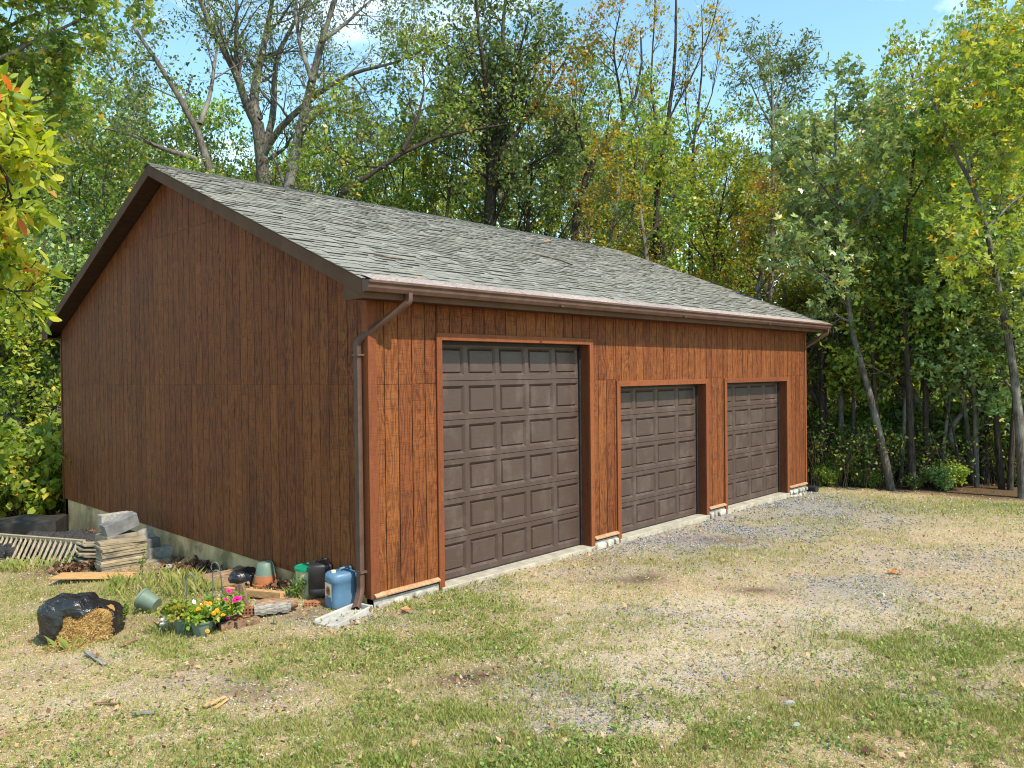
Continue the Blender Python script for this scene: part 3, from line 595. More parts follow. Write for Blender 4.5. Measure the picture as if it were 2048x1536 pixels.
def leaves(P, nl, size, rg, spread=.06, flat=1.0, shape='kite', t0=.1, droop=.25, clump=.18):
    N0, m_, _ = P.shape; idx = np.repeat(np.arange(N0), nl); K = len(idx); t = t0+(1.06-t0)*rg.random(K); f = np.minimum(t, .999)*(m_-1); i = np.minimum(f.astype(int), m_-2); a = (f-i)[:, None]
    pos = P[idx, i]*(1-a)+P[idx, i+1]*a+rg.normal(size=(K, 3))*spread; T = nrm(P[idx, -1]-P[idx, 0])
    d = rg.normal(size=(K, 3))+T*.7; d[:, 2] -= droop; d = nrm(d); n_ = rg.normal(size=(K, 3))*.75; n_[:, 2] += flat; n_ = nrm(n_-(n_*d).sum(-1, keepdims=True)*d); s_ = np.cross(n_, d)
    sz = (size*rg.uniform(.65, 1.35, K))[:, None]; tint = np.clip(.45+.22*rg.normal(size=K)+clump*rg.normal(size=N0)[idx], 0, 1)
    if shape == 'kite':
        V = np.stack([pos, pos+d*sz*.45+s_*sz*.33+n_*sz*.08, pos+d*sz-n_*sz*.05, pos+d*sz*.45-s_*sz*.33+n_*sz*.08], 1).reshape(-1, 3); F = np.arange(4*K).reshape(K, 4)
    elif shape == 'narrow':
        V = np.stack([pos, pos+d*sz*.45+s_*sz*.17+n_*sz*.05, pos+d*sz-n_*sz*.1, pos+d*sz*.45-s_*sz*.17+n_*sz*.05], 1).reshape(-1, 3); F = np.arange(4*K).reshape(K, 4)
    elif shape == 'lobed':                                       # three pointed lobes
        o = []
        for an, ll in ((0, 1.0), (.95, .78), (-.95, .78)):
            dd = d*math.cos(an)+s_*math.sin(an); ss = np.cross(n_, dd); b = pos+d*sz*.12
            o += [b, b+dd*sz*ll*.5+ss*sz*.2, b+dd*sz*ll*.92-n_*sz*.08, b+dd*sz*ll*.5-ss*sz*.2]
        V = np.stack(o, 1).reshape(-1, 3); F = np.arange(12*K).reshape(3*K, 4); tint = np.repeat(tint, 3)
    else:                                                        # oval, folded along the midrib: two strips of quads
        u = np.array([0, .2, .5, .8, 1.0]); w = np.array([.03, .15, .195, .13, .0]); cols = []
        for side in (1, 0, -1):
            for uu, ww in zip(u, w): cols.append(pos+d*sz*uu+s_*sz*(ww*side)+n_*sz*((.09*abs(side)*ww*3)-.16*uu*uu))
        V = np.stack(cols, 1).reshape(-1, 3); b = (np.arange(K)*15)[:, None, None]; q = np.array([[c*5+r_, c*5+r_+1, (c+1)*5+r_+1, (c+1)*5+r_] for c in (0, 1) for r_ in range(4)])
        F = (b+q[None]).reshape(-1, 4); tint = np.repeat(tint, 8)
    return V, F, tint
def cat(parts):
    V = []; F = []; b = 0
    for v, f in parts: V.append(v); F.append(f+b); b += len(v)
    return np.concatenate(V), np.concatenate(F)
def resample(pts, m_):
    pts = np.asarray(pts, float); s = np.concatenate([[0], np.cumsum(np.linalg.norm(np.diff(pts, axis=0), axis=1))]); u = np.linspace(0, s[-1], m_)
    Q = np.stack([np.interp(u, s, pts[:, c]) for c in range(3)], 1); Q[1:-1] = .25*Q[:-2]+.5*Q[1:-1]+.25*Q[2:]; return Q
def grow(limbs, rg, n2=8, n3=5, n4=4, nl=9, l2=2.2, l3=1.1, l4=.5, leaf=.12, shape='kite', t2=.3, spread=.06, up=.15, flat=1.0, kl=8, wood_twigs=True, ang2=(35, 75), clump=.18, keep=1.0):
    m_ = 14; P = np.stack([resample(p, m_) for p, _, _ in limbs]); P = P+np.cumsum(rg.normal(size=P.shape)*.012, 1)*np.linspace(0, 1, m_)[None, :, None]
    Rr = np.stack([np.linspace(a, b, m_) for _, a, b in limbs]); w = [tubes(P, Rr, kl)]
    Q2, R2, _ = spawn(P, Rr, n2, t2, 1.0, ang2, l2, 7, rg, up, .5, .16); R2 = np.clip(R2, .006, .06); w.append(tubes(Q2, R2, 5))
    Q3, R3, _ = spawn(Q2, R2, n3, .2, 1.0, (30, 75), l3, 4, rg, up*.6, .55, .16); R3 = np.clip(R3, .004, .02); w.append(tubes(Q3, R3, 4))
    Q4, R4, _ = spawn(Q3, R3, n4, .15, 1.0, (30, 80), l4, 3, rg, 0.0, .6, .15); R4 = np.clip(R4, .003, .008)
    if wood_twigs: w.append(tubes(Q4[:, ::2], R4[:, ::2], 3))
    if keep < 1: Q4 = Q4[rg.random(len(Q4)) < keep]
    V, F, T = leaves(Q4, nl, leaf, rg, spread, flat, shape, clump=clump)
    return cat(w), (V, F, T)
def make_tree(name, label, cat_, base, wood, lv, bark, leafm, group=None):
    """wood and leaf vertices are given relative to the base"""
    o = thing(name, label, cat_, base, group=group)
    link('trunk', np_mesh('trunk', wood[0], wood[1], smooth=True), MT[bark], o)
    link('crown', np_mesh('crown', lv[0], lv[1], lv[2]), MT[leafm], o); return o
def copy_tree(o, loc, rz, sc, label=None, group=None):
    c = o.copy(); COL.objects.link(c); c.location = loc; c.rotation_euler = (0, 0, rz); c.scale = sc
    if label: c['label'] = label
    if group: c['group'] = group
    for ch in o.children:
        d = ch.copy(); COL.objects.link(d); d.parent = c
    return c
TREES = {}
def hero(name, label, base_px, d, limbs, bark='bark', leafm='oak', seed=1, sway=1.2, ground=True, cat_='tree', group=None, base=None, rsc=1.0, **kw):
    """limbs: (pixel points, start radius, end radius, depth drift); all pass the depth d of the trunk's foot on the ground"""
    rg = np.random.default_rng(seed)
    if base is None:
        p = px3(*base_px, d); base = np.array([p[0], p[1], float(G(p[0], p[1]))-.1])
    LM = []
    for pts, r0, r1, dr in limbs:
        n = len(pts); q = np.array([px3(x, y, d+dr*(i/(n-1))**1.2) for i, (x, y) in enumerate(pts)])
        LM.append((q-base, r0*rsc, r1))
    if ground: LM[0] = (np.concatenate([[[0, 0, 0]], LM[0][0]]), LM[0][1]*1.25, LM[0][2])
    wood, lv = grow(LM, rg, **kw)
    return make_tree(name, label, cat_, base, wood, lv, bark, leafm, group)

# --- tall oaks whose trunks rise behind the ridge of the roof
hero('oak_tree', 'tall oak with dark forked trunk rising behind the roof ridge', (527, 420), 25.5, [
    ([(527, 380), (523, 308), (513, 246)], .27, .2, 0), ([(513, 250), (496, 219), (472, 144), (441, 89), (407, 20), (380, -60)], .15, .05, -2.0), ([(511, 240), (506, 205), (513, 154), (526, 103), (540, 44), (556, -40)], .17, .05, 1.0),
    ([(524, 300), (545, 255), (549, 190), (547, 130), (562, 92), (600, 20), (640, -60)], .13, .03, 1.8), ([(472, 146), (473, 90), (474, 0), (470, -80)], .09, .03, -.5), ([(526, 310), (554, 260), (615, 205), (667, 167), (720, 144), (798, 132), (846, 110)], .13, .02, -2.6)],
    'bark', 'oak', 21, n2=10, n3=5, n4=4, nl=8, l2=2.6, l3=1.3, l4=.6, leaf=.135, shape='narrow', t2=.22, spread=.1, keep=1)
hero('oak_tree', 'pale grey oak trunk leaning right behind the roof ridge', (566, 430), 24.0, [
    ([(570, 385), (591, 308), (608, 239), (625, 164), (639, 89), (656, 34), (690, -60)], .24, .07, .5), ([(598, 275), (625, 235), (649, 219), (700, 230), (740, 250)], .09, .02, -1.5), ([(625, 164), (600, 90), (590, 20), (596, -60)], .08, .03, 1.5), ([(641, 85), (700, 40), (760, -20)], .07, .02, 1)],
    'bark', 'oak', 22, n2=9, n3=5, n4=4, nl=8, l2=2.4, l3=1.2, l4=.6, leaf=.13, shape='narrow', t2=.3, spread=.1, keep=1)
hero('oak_tree', 'grey oak bending left over the peak of the gable', (436, 420), 23.0, [
    ([(428, 350), (410, 273), (383, 229), (352, 181), (321, 126), (290, 89), (270, 50)], .2, .05, -1), ([(400, 248), (420, 191), (431, 103), (440, 30)], .08, .02, 1.2), ([(396, 320), (325, 297), (267, 270), (164, 243)], .09, .015, -1.0), ([(365, 200), (300, 175), (280, 165)], .03, .008, -1), ([(318, 122), (282, 120), (246, 140)], .03, .006, .5)],
    'bark', 'oak', 23, n2=6, n3=5, n4=4, nl=6, l2=1.9, l3=1.0, l4=.5, leaf=.12, t2=.3, spread=.08, keep=.75)
hero('leaning_tree', 'dark slender trunk leaning far right over the roof ridge', (600, 460), 23.0, [
    ([(630, 410), (665, 391), (737, 355), (771, 335), (805, 301), (860, 273), (940, 262), (1010, 250)], .13, .03, 1.5), ([(805, 301), (835, 240), (850, 180), (846, 120)], .06, .015, .8), ([(771, 335), (700, 330), (650, 290)], .04, .01, -1)],
    'darkbark', 'maple', 24, n2=10, n3=5, n4=4, nl=6, l2=2.2, l3=1.1, l4=.55, leaf=.125, t2=.25, spread=.08)
hero('oak_tree', 'dense dark green oak with cluster of upright stems behind the roof', (979, 470), 29.0, [
    ([(979, 420), (983, 342), (985, 300)], .26, .2, 0), ([(983, 320), (970, 250), (975, 170), (960, 80), (950, -30)], .14, .04, -2), ([(985, 310), (1000, 220), (1010, 140), (1005, 50), (1020, -60)], .14, .04, 1.5), ([(986, 305), (1022, 215), (1035, 130), (1060, 40)], .12, .03, -1), ([(984, 340), (935, 240), (900, 150), (890, 60)], .1, .03, 1.5),
     ([(985, 330), (1060, 230), (1110, 150), (1150, 90)], .1, .02, .8), ([(983, 360), (920, 320), (870, 300)], .07, .02, -2), ([(983, 370), (1060, 330), (1110, 300)], .07, .02, -2)],
    'darkbark', 'oak', 25, n2=11, n3=6, n4=4, nl=7, l2=2.7, l3=1.3, l4=.6, leaf=.15, shape='kite', t2=.15, spread=.1)
hero('bent_tree', 'thin dark tree with bent bough beside yellow leaves', (1150, 560), 28.0, [
    ([(1146, 490), (1147, 393), (1160, 370), (1178, 331), (1201, 280), (1249, 253), (1270, 198), (1290, 140), (1280, 60)], .16, .03, 1), ([(1249, 253), (1240, 180), (1225, 100), (1240, 20)], .06, .02, -1), ([(1178, 331), (1150, 250), (1140, 160)], .06, .02, -.8)],
    'darkbark', 'yellow', 26, n2=9, n3=5, n4=4, nl=6, l2=2.1, l3=1.1, l4=.5, leaf=.125, t2=.3, spread=.08, keep=.7)
hero('poplar_tree', 'tall sparse poplar with almost bare yellow-leaved top', (1320, 560), 31.0, [
    ([(1314, 526), (1310, 435), (1324, 298), (1341, 232), (1355, 103), (1353, 0), (1352, -60)], .24, .03, 0), ([(1324, 298), (1300, 180), (1308, 60), (1310, -40)], .08, .02, 1), ([(1341, 232), (1390, 140), (1430, 40), (1440, -20)], .06, .015, -1), ([(1318, 340), (1270, 240), (1250, 120)], .07, .02, 1)],
    'darkbark', 'yellow', 27, rsc=.7, n2=8, n3=5, n4=4, nl=4, l2=1.9, l3=.9, l4=.45, leaf=.15, t2=.1, spread=.08, keep=.32, ang2=(18, 45), up=.5)
hero('poplar_tree', 'thin bare poplar with scattered orange leaves against the sky', (1380, 560), 31.5, [
    ([(1380, 520), (1386, 281), (1402, 200), (1407, 145), (1407, 40), (1405, 10)], .18, .015, 0), ([(1386, 281), (1425, 190), (1440, 100), (1450, 40)], .05, .01, 1), ([(1386, 300), (1370, 200), (1372, 120)], .05, .01, -1)],
    'darkbark', 'yellow', 28, rsc=.7, n2=8, n3=5, n4=4, nl=4, l2=1.6, l3=.8, l4=.4, leaf=.15, t2=.3, spread=.08, keep=.22, ang2=(18, 45), up=.5)
hero('drooping_tree', 'slim tree with domed crown of drooping dark leaves against the sky', (1543, 640), 24.0, [
    ([(1540, 620), (1546, 400), (1547, 260), (1545, 150), (1538, 70)], .13, .015, 0), ([(1547, 270), (1590, 190), (1610, 130)], .04, .01, .8), ([(1547, 260), (1510, 190), (1490, 140)], .04, .01, -.8), ([(1546, 230), (1570, 140), (1580, 90)], .04, .01, 0), ([(1546, 220), (1520, 140), (1520, 95)], .04, .01, .5)],
    'bark', 'oak', 29, n2=7, n3=5, n4=4, nl=5, l2=1.0, l3=.7, l4=.4, leaf=.16, shape='narrow', t2=.35, spread=.07, keep=.75, flat=.2)
# --- the tree line right of the garage: each trunk stands where its foot shows
def line_tree(name, label, foot, limbs, bark, leafm, seed, **kw):
    b = at(*foot); d = depth(b); return hero(name, label, None, d, limbs, bark, leafm, seed, base=np.array([b.x, b.y, b.z-.05]), **kw)
TL = dict(rsc=.62, n3=5, n4=4, l3=.8, l4=.4, spread=.06)
line_tree('maple_tree', 'slender brown maple curving up from the lawn edge', (1783, 981), [([(1768, 905), (1750, 829), (1729, 743), (1707, 679), (1700, 625), (1692, 520), (1680, 420), (1676, 300), (1675, 190)], .13, .02, .5), ([(1700, 620), (1660, 560), (1600, 520)], .04, .01, -.8), ([(1685, 480), (1750, 400), (1790, 330)], .05, .01, -.5), ([(1680, 420), (1620, 340), (1590, 280)], .05, .01, .5), ([(1676, 330), (1730, 250), (1740, 200)], .04, .01, .5), ([(1690, 540), (1640, 460), (1600, 440)], .04, .01, 1)], 'bark', 'greyoak', 31, n2=6, nl=5, l2=1.25, leaf=.15, shape='lobed', t2=.35, **TL)
line_tree('twin_tree', 'dark two-stemmed tree close behind the garage corner', (1645, 962), [([(1645, 944), (1643, 711), (1650, 560), (1652, 480), (1640, 380), (1620, 300)], .12, .02, .5), ([(1657, 951), (1654, 840), (1648, 760), (1660, 640), (1662, 500), (1680, 400)], .09, .02, 1), ([(1650, 560), (1600, 480), (1570, 430)], .04, .01, .5), ([(1660, 620), (1700, 560), (1720, 500)], .03, .01, 1)], 'darkbark', 'lime', 32, n2=6, nl=5, l2=1.25, leaf=.13, shape='kite', t2=.35, **TL)
line_tree('dark_tree', 'straight near-black trunk among brush left of the leaning pair', (1826, 979), [([(1820, 860), (1818, 779), (1808, 690), (1804, 643), (1800, 520), (1810, 400), (1820, 300)], .13, .03, 0), ([(1804, 640), (1850, 560), (1890, 500)], .04, .01, -1), ([(1800, 540), (1750, 470), (1730, 400)], .04, .01, 1), ([(1806, 430), (1860, 340), (1880, 280)], .04, .01, 0)], 'darkbark', 'maple', 33, n2=6, nl=5, l2=1.2, leaf=.14, shape='lobed', t2=.3, **TL)
line_tree('thin_tree', 'thin brown trunk of a pair leaning left at the lawn edge', (1948, 972), [([(1935, 860), (1922, 751), (1915, 640), (1900, 520), (1890, 420)], .085, .02, 0), ([(1915, 640), (1870, 590), (1840, 570)], .03, .008, -1), ([(1905, 560), (1940, 500), (1960, 450)], .03, .008, -.6)], 'bark', 'greyoak', 34, n2=6, nl=5, l2=1.1, leaf=.15, shape='lobed', t2=.35, **TL)
line_tree('thin_tree', 'pale thin trunk rising to a fork beside the leaning one', (1954, 975), [([(1951, 822), (1940, 733), (1932, 660), (1925, 640)], .085, .05, 0), ([(1928, 655), (1915, 600), (1890, 560)], .04, .01, -.6), ([(1930, 650), (1950, 600), (1970, 540), (1975, 480)], .04, .01, -.6)], 'bark', 'greyoak', 35, n2=10, nl=5, l2=1.1, leaf=.15, shape='lobed', t2=.3, **TL)
line_tree('dark_tree', 'thick black trunk leaning right beside a stump-like twin', (1966, 968), [([(1974, 858), (1976, 722), (1972, 600), (1985, 480), (2000, 380), (2010, 260), (2030, 160)], .17, .03, .8), ([(1974, 620), (2030, 540), (2060, 500)], .05, .01, 0), ([(1990, 450), (1940, 370), (1910, 300)], .05, .01, .5), ([(2005, 320), (1960, 220), (1930, 150)], .05, .01, .5), ([(2010, 260), (2060, 180), (2090, 100)], .05, .01, .5)], 'darkbark', 'maple', 36, n2=7, nl=5, l2=1.4, leaf=.14, shape='lobed', t2=.25, **TL)
line_tree('dark_tree', 'black trunk with reddish base next to the thick leaning one', (2004, 978), [([(1990, 822), (1985, 700), (1990, 560), (1980, 420)], .11, .02, 1), ([(1988, 620), (2030, 560), (2070, 540)], .04, .01, .5), ([(1986, 560), (1930, 500), (1900, 480)], .04, .01, 1.5)], 'darkbark', 'lime', 37, n2=6, nl=5, l2=1.2, leaf=.14, shape='kite', t2=.35, **TL)
line_tree('crooked_tree', 'tall crooked trunk swinging left above the lawn edge', (2046, 996), [([(2040, 840), (2026, 722), (2012, 654), (1991, 563), (1974, 456), (1958, 398), (1933, 352), (1905, 300), (1887, 282), (1860, 200)], .14, .03, .4), ([(1934, 350), (1937, 319), (1970, 290), (2020, 250), (2060, 200)], .05, .01, -.5), ([(1940, 345), (1925, 300), (1910, 290)], .03, .01, .3), ([(1887, 282), (1900, 200), (1940, 120), (1960, 40)], .05, .01, .5), ([(1991, 563), (1930, 500), (1880, 490)], .05, .01, -.8), ([(2015, 660), (2060, 600), (2100, 580)], .04, .01, -1), ([(1974, 456), (2030, 400), (2080, 370)], .05, .01, .8)], 'bark', 'lime', 38, n2=7, nl=5, l2=1.35, leaf=.14, shape='lobed', t2=.2, **TL)
line_tree('sapling', 'thin sapling crossing dark brush at the lawn edge', (1922, 975), [([(1915, 900), (1900, 830), (1878, 760), (1870, 700), (1850, 620)], .045, .01, 0), ([(1890, 800), (1930, 740), (1945, 700)], .02, .006, -.5)], 'darkbark', 'greyoak', 39, n2=7, nl=5, l2=.9, leaf=.14, shape='lobed', t2=.5, **TL)
line_tree('sapling', 'crooked dark sapling standing left of the curving maple', (1732, 968), [([(1735, 900), (1745, 840), (1750, 790), (1735, 720), (1740, 640)], .055, .012, 0.5), ([(1745, 840), (1715, 780), (1700, 740)], .02, .006, .5), ([(1750, 790), (1790, 730)], .02, .006, 0)], 'darkbark', 'maple', 40, n2=7, nl=5, l2=.9, leaf=.13, shape='lobed', t2=.4, **TL)
for k, (fx, fy, tx, ty, r_) in enumerate(((1697, 966, 1712, 560, .05), (1760, 972, 1742, 480, .06), (1800, 970, 1838, 520, .05), (1860, 972, 1846, 430, .07), (1886, 974, 1910, 560, .045), (2020, 980, 2034, 520, .06), (1680, 962, 1668, 420, .07), (1845, 970, 1872, 600, .04))):
    line_tree('slender_tree', 'slender straight understory tree at the edge of the wood', (fx, fy), [([(fx+(tx-fx)*u+6*math.sin(u*7+k), fy+(ty-fy)*u) for u in (.2, .4, .6, .8, 1.0)], r_/.62, .012, .6*(-1)**k)], ('bark', 'darkbark')[k % 2], ('lime', 'maple', 'greyoak')[k % 3], 400+k, group='slender understory trees at the wood edge', n2=12, nl=5, l2=1.0, leaf=.13, shape='kite', t2=.45, **TL)
# --- left: near branch of glossy leaves, maple overhead, understory by the back corner
b = np.array([*px3(-420, 700, 4.6)[:2], 0.0]); b[2] = float(G(b[0], b[1]))-.05
hero('persimmon_tree', 'near bough of large glossy yellow-green oval leaves beside the gable', None, 4.4, [([(-420, 600), (-400, 300), (-330, 120), (-300, 0)], .09, .03, 0), ([(-405, 380), (-250, 250), (-140, 225), (-40, 270), (20, 350)], .035, .006, -.3), ([(-408, 420), (-250, 380), (-140, 400), (-60, 480), (10, 570)], .03, .005, .2), ([(-350, 200), (-200, 150), (-120, 200), (-60, 240), (10, 280)], .025, .005, .3)],
     'darkbark', 'persimmon', 41, base=b, n2=12, n3=4, n4=3, nl=9, l2=.40, l3=.25, l4=.15, leaf=.088, shape='oval', t2=.42, spread=.025, flat=.3, up=-.1)
b = np.array([*px3(-330, 900, 10.5)[:2], 0.0]); b[2] = float(G(b[0], b[1]))-.05
hero('maple_tree', 'overhanging bright green maple with branches reaching over the gable', None, 10.5, [([(-330, 700), (-320, 300), (-300, 60), (-260, -200)], .2, .08, 0), ([(-318, 280), (-160, 180), (-20, 130), (80, 80), (170, 40)], .07, .015, .6), ([(-318, 250), (-150, 60), (0, -20), (120, -50), (230, -40)], .07, .015, -.4), ([(-322, 340), (-180, 280), (-60, 250), (60, 210), (120, 170)], .06, .012, 1.2), ([(-300, 60), (-150, -60), (20, -120)], .06, .015, .3), ([(-318, 300), (-150, 210), (0, 60), (140, 0), (210, 30)], .05, .012, 1.8)],
     'bark', 'maple', 42, base=b, n2=12, n3=5, n4=4, nl=6, l2=.95, l3=.5, l4=.28, leaf=.10, shape='lobed', t2=.3, spread=.05)
# --- the wood behind: prototypes, then copies
def generic(seed, h, cr, crown0, leafm, bark, leaf, shape='kite', n1=15, n2=6, n3=4, n4=3, nl=6, r=.18):
    r = .0155*h
    rg = np.random.default_rng(seed); tr = np.array([[0, 0, 0], [.1, .05, h*.3], [-.1, .1, h*.6], [.15, 0, h*.85], [.1, .05, h]])+np.concatenate([[[0, 0, 0]], rg.normal(size=(4, 3))*[.2, .2, 0]])
    P = resample(tr, 16)[None]; Rr = np.linspace(r, .02, 16)[None]; Q, R1, _ = spawn(P, Rr, n1, crown0, .99, (35, 80), cr, 8, rg, .25, .55, .12, .55, .25)
    R1 = np.clip(R1, .012, .09); w = [tubes(P, Rr, 8), tubes(Q, R1, 5)]
    Q2, R2, _ = spawn(Q, R1, n2, .25, 1.0, (30, 70), cr*.42, 5, rg, .1, .5, .16); R2 = np.clip(R2, .006, .03); w.append(tubes(Q2, R2, 4))
    Q3, R3, _ = spawn(Q2, R2, n3, .2, 1.0, (30, 75), cr*.2, 3, rg, .05, .5, .16); R3 = np.clip(R3, .004, .01); w.append(tubes(Q3, R3, 3))
    Q4, R4, _ = spawn(Q3, R3, n4, .15, 1.0, (30, 80), cr*.11, 3, rg, 0, .6, .15)
    Q4 = Q4[rg.random(len(Q4)) < (.62 if h > 6 else .7)]; V, F, T = leaves(Q4, nl+1, leaf*.78, rg, .09, 1.0, shape); return cat(w), (V, F, T)
PROTO = []
rg0 = np.random.default_rng(77)
SPEC = [('oak', 'darkbark', 11, 3.2, .22, .17), ('maple', 'bark', 11, 3.0, .18, .17), ('lime', 'bark', 10, 3.0, .3, .17), ('yellow', 'bark', 11, 2.6, .25, .15), ('greyoak', 'darkbark', 10, 3.0, .15, .18), ('oak', 'bark', 12, 3.0, .3, .16), ('lime', 'darkbark', 11, 2.8, .27, .17), ('maple', 'darkbark', 9, 3.0, .22, .17), ('greyoak', 'bark', 5, 2.1, .36, .15), ('lime', 'bark', 4.5, 2.0, .3, .14)]
NOUN = {'oak': 'dark green oak', 'maple': 'mid green maple', 'lime': 'yellow-green leafy tree', 'yellow': 'golden autumn tree', 'greyoak': 'blue-green broadleaf tree'}
def skyline(px):
    return float(np.interp(px, [-300, 0, 160, 260, 420, 640, 850, 1000, 1200, 1330, 1450, 1560, 1660, 1780, 1880, 1960, 2100, 2500], [150, 150, 190, 215, 290, 270, 240, 200, 210, 250, 310, 330, 260, 230, 150, 90, 30, 0]))
placed = []
def put(i, px, d, ytop, wide=1.0, zone=''):
    p = px3(px, 760, d); g = float(G(p[0], p[1])); hz = 768-FPX*(-.0128)*-1; h = max(CAM[2]+ray(px, ytop)[2]*d-g, 3.0); lf, bk, hp, cr, c0, ls = SPEC[i]
    side = 'left behind the gable' if px < 480 else ('beyond the roof ridge' if px < 1420 else 'beyond the right end of the garage')
    lab = '%s%s in the wood %s' % (zone, NOUN[lf], side); grp = '%s%ss in the wood %s' % (zone, NOUN[lf], side)
    s = h/hp; sw = (.55*s+.45)*wide; rz = rg0.uniform(0, 6.28)
    if PROTO[i] is None:
        wood, lv = generic(100+i, hp, cr, c0, lf, bk, ls, nl=6 if lf != 'yellow' else 4)
        PROTO[i] = make_tree('woodland_tree', lab, 'tree', (p[0], p[1], g-.05), wood, lv, bk, lf, grp); o = PROTO[i]; o.rotation_euler = (0, 0, rz); o.scale = (sw, sw, s)
    else: o = copy_tree(PROTO[i], (p[0], p[1], g-.05), rz, (sw, sw, s), lab, grp)
PROTO = [None]*len(SPEC)
for row, (d0, d1, step, dy) in enumerate(((23, 26, 105, 60), (28, 32, 92, 25), (35, 41, 84, 0))):
    px = -260+row*37
    while px < 2190:
        d = rg0.uniform(d0, d1); x = px+rg0.uniform(-28, 28)
        if row == 0 and 430 < x < 1230: px += step; continue     # the garage and the tall oaks stand there
        yt = skyline(x)+dy+rg0.uniform(-45, 70)
        if 300 < x < 900: yt += 35
        if x < 300: yt += 40*(row < 2)
        w = rg0.random()
        if x < 480: c = [1, 7, 1, 4, 0][int(w*5)]
        elif x < 820: c = [1, 0, 7, 5, 2][int(w*5)]
        elif x < 1180: c = [0, 5, 1, 0, 2][int(w*5)]
        elif x < 1460: c = [3, 2, 3, 6, 1][int(w*5)]
        else: c = [2, 6, 4, 1, 6, 2, 3][int(w*7)]
        put(c, x, d, yt, 1.0, ('front-row ', 'middle-row ', 'rear-row ')[row]); px += step
for i, (px, d, yt) in enumerate(((1760, 22.5, 620), (1850, 20.0, 560), (1950, 19.6, 600), (2030, 20.5, 560), (1640, 22.5, 600), (1720, 24, 560), (60, 21, 560), (10, 19.5, 620), (-60, 21, 540), (110, 24, 560), (40, 26, 640))):
    put(8 if i % 3 != 1 else 9, px, d, yt, 1.15, 'low young ')                 # saplings under the tall trees
# understory shrubs
def shrub_mesh(seed, leafm_leaf, shape, n=26, nl=7):
    rg = np.random.default_rng(seed); P = np.zeros((n, 6, 3)); an = rg.uniform(0, 6.28, n); le = rg.uniform(.7, 1.5, n); out = rg.uniform(.15, .75, n); s = np.linspace(0, 1, 6)
    P[:, :, 0] = (np.cos(an)*out*le)[:, None]*s**1.3; P[:, :, 1] = (np.sin(an)*out*le)[:, None]*s**1.3; P[:, :, 2] = le[:, None]*s*(1-.25*out[:, None]*s); P += rg.normal(size=P.shape)*.02; P[:, 0] *= .2
    Rr = np.linspace(.014, .005, 6)[None].repeat(n, 0); w = [tubes(P, Rr, 4)]; Q, R2, _ = spawn(P, Rr, 6, .25, 1, (30, 75), .5, 4, rg, .1, .6, .15); w.append(tubes(Q, np.clip(R2, .003, .01), 3))
    Q3, R3, _ = spawn(Q, R2, 3, .2, 1, (30, 80), .22, 3, rg, 0, .6, .15); return cat(w), leaves(Q3, nl, leafm_leaf, rg, .05, 1.0, shape)
SH = [('shrub', 'greyoak', 'leafy blue-green shrub'), ('shrub', 'lime', 'bright yellow-green shrub'), ('shrub', 'maple', 'green understory shrub'), ('shrub', 'oak', 'dark leafy shrub')]
SP = [None]*4
def put_shrub(i, loc, sc, where):
    lab = '%s %s' % (SH[i][2], where); grp = '%ss %s' % (SH[i][2], where)
    if SP[i] is None:
        wood, lv = shrub_mesh(300+i, .12, 'kite'); SP[i] = make_tree('shrub', lab, 'shrub', loc, wood, lv, 'twig', SH[i][1], grp); SP[i].children[0].name = 'stems'; SP[i].children[1].name = 'foliage'; SP[i].scale = (sc,)*3
    else: copy_tree(SP[i], loc, rg0.uniform(0, 6.28), (sc, sc, sc*rg0.uniform(.8, 1.2)), lab, grp)
for k in range(14):                                              # bright shrubs just beyond the clutter
    px = rg0.uniform(-160, 50); d = rg0.uniform(16.5, 19.5); p = px3(px, 900, d); put_shrub((0, 1, 2, 0)[k % 4], (p[0], p[1], float(G(p[0], p[1]))-.03), rg0.uniform(.8, 1.5), 'on the slope beyond the rear gable corner')
for k in range(18):                                              # low shrubs along the lawn's far edge
    px = 1640+k*26+rg0.uniform(-12, 12); d = rg0.uniform(18.9, 20.8); p = px3(px, 900, d); put_shrub((2, 0, 1, 3)[k % 4], (p[0], p[1], float(G(p[0], p[1]))-.03), rg0.uniform(.22, .6), 'among the trunks at the lawn edge')
for k in range(30):                                              # slope left of and behind the gable
    px = rg0.uniform(-160, 150); d = rg0.uniform(17.5, 27); p = px3(px, 900, d); put_shrub(int(rg0.integers(0, 3)), (p[0], p[1], float(G(p[0], p[1]))-.03), rg0.uniform(.9, 1.9), 'on the slope beyond the rear gable corner')
for k in range(46):                                              # brush among the trunks on the right
    px = rg0.uniform(1615, 2120); d = rg0.uniform(19.8, 27); p = px3(px, 900, d)
    if p[0] < L+1.2: continue
    put_shrub(int(rg0.integers(0, 4)), (p[0], p[1], float(G(p[0], p[1]))-.03), rg0.uniform(.6, 1.5), 'among the trunks at the lawn edge')
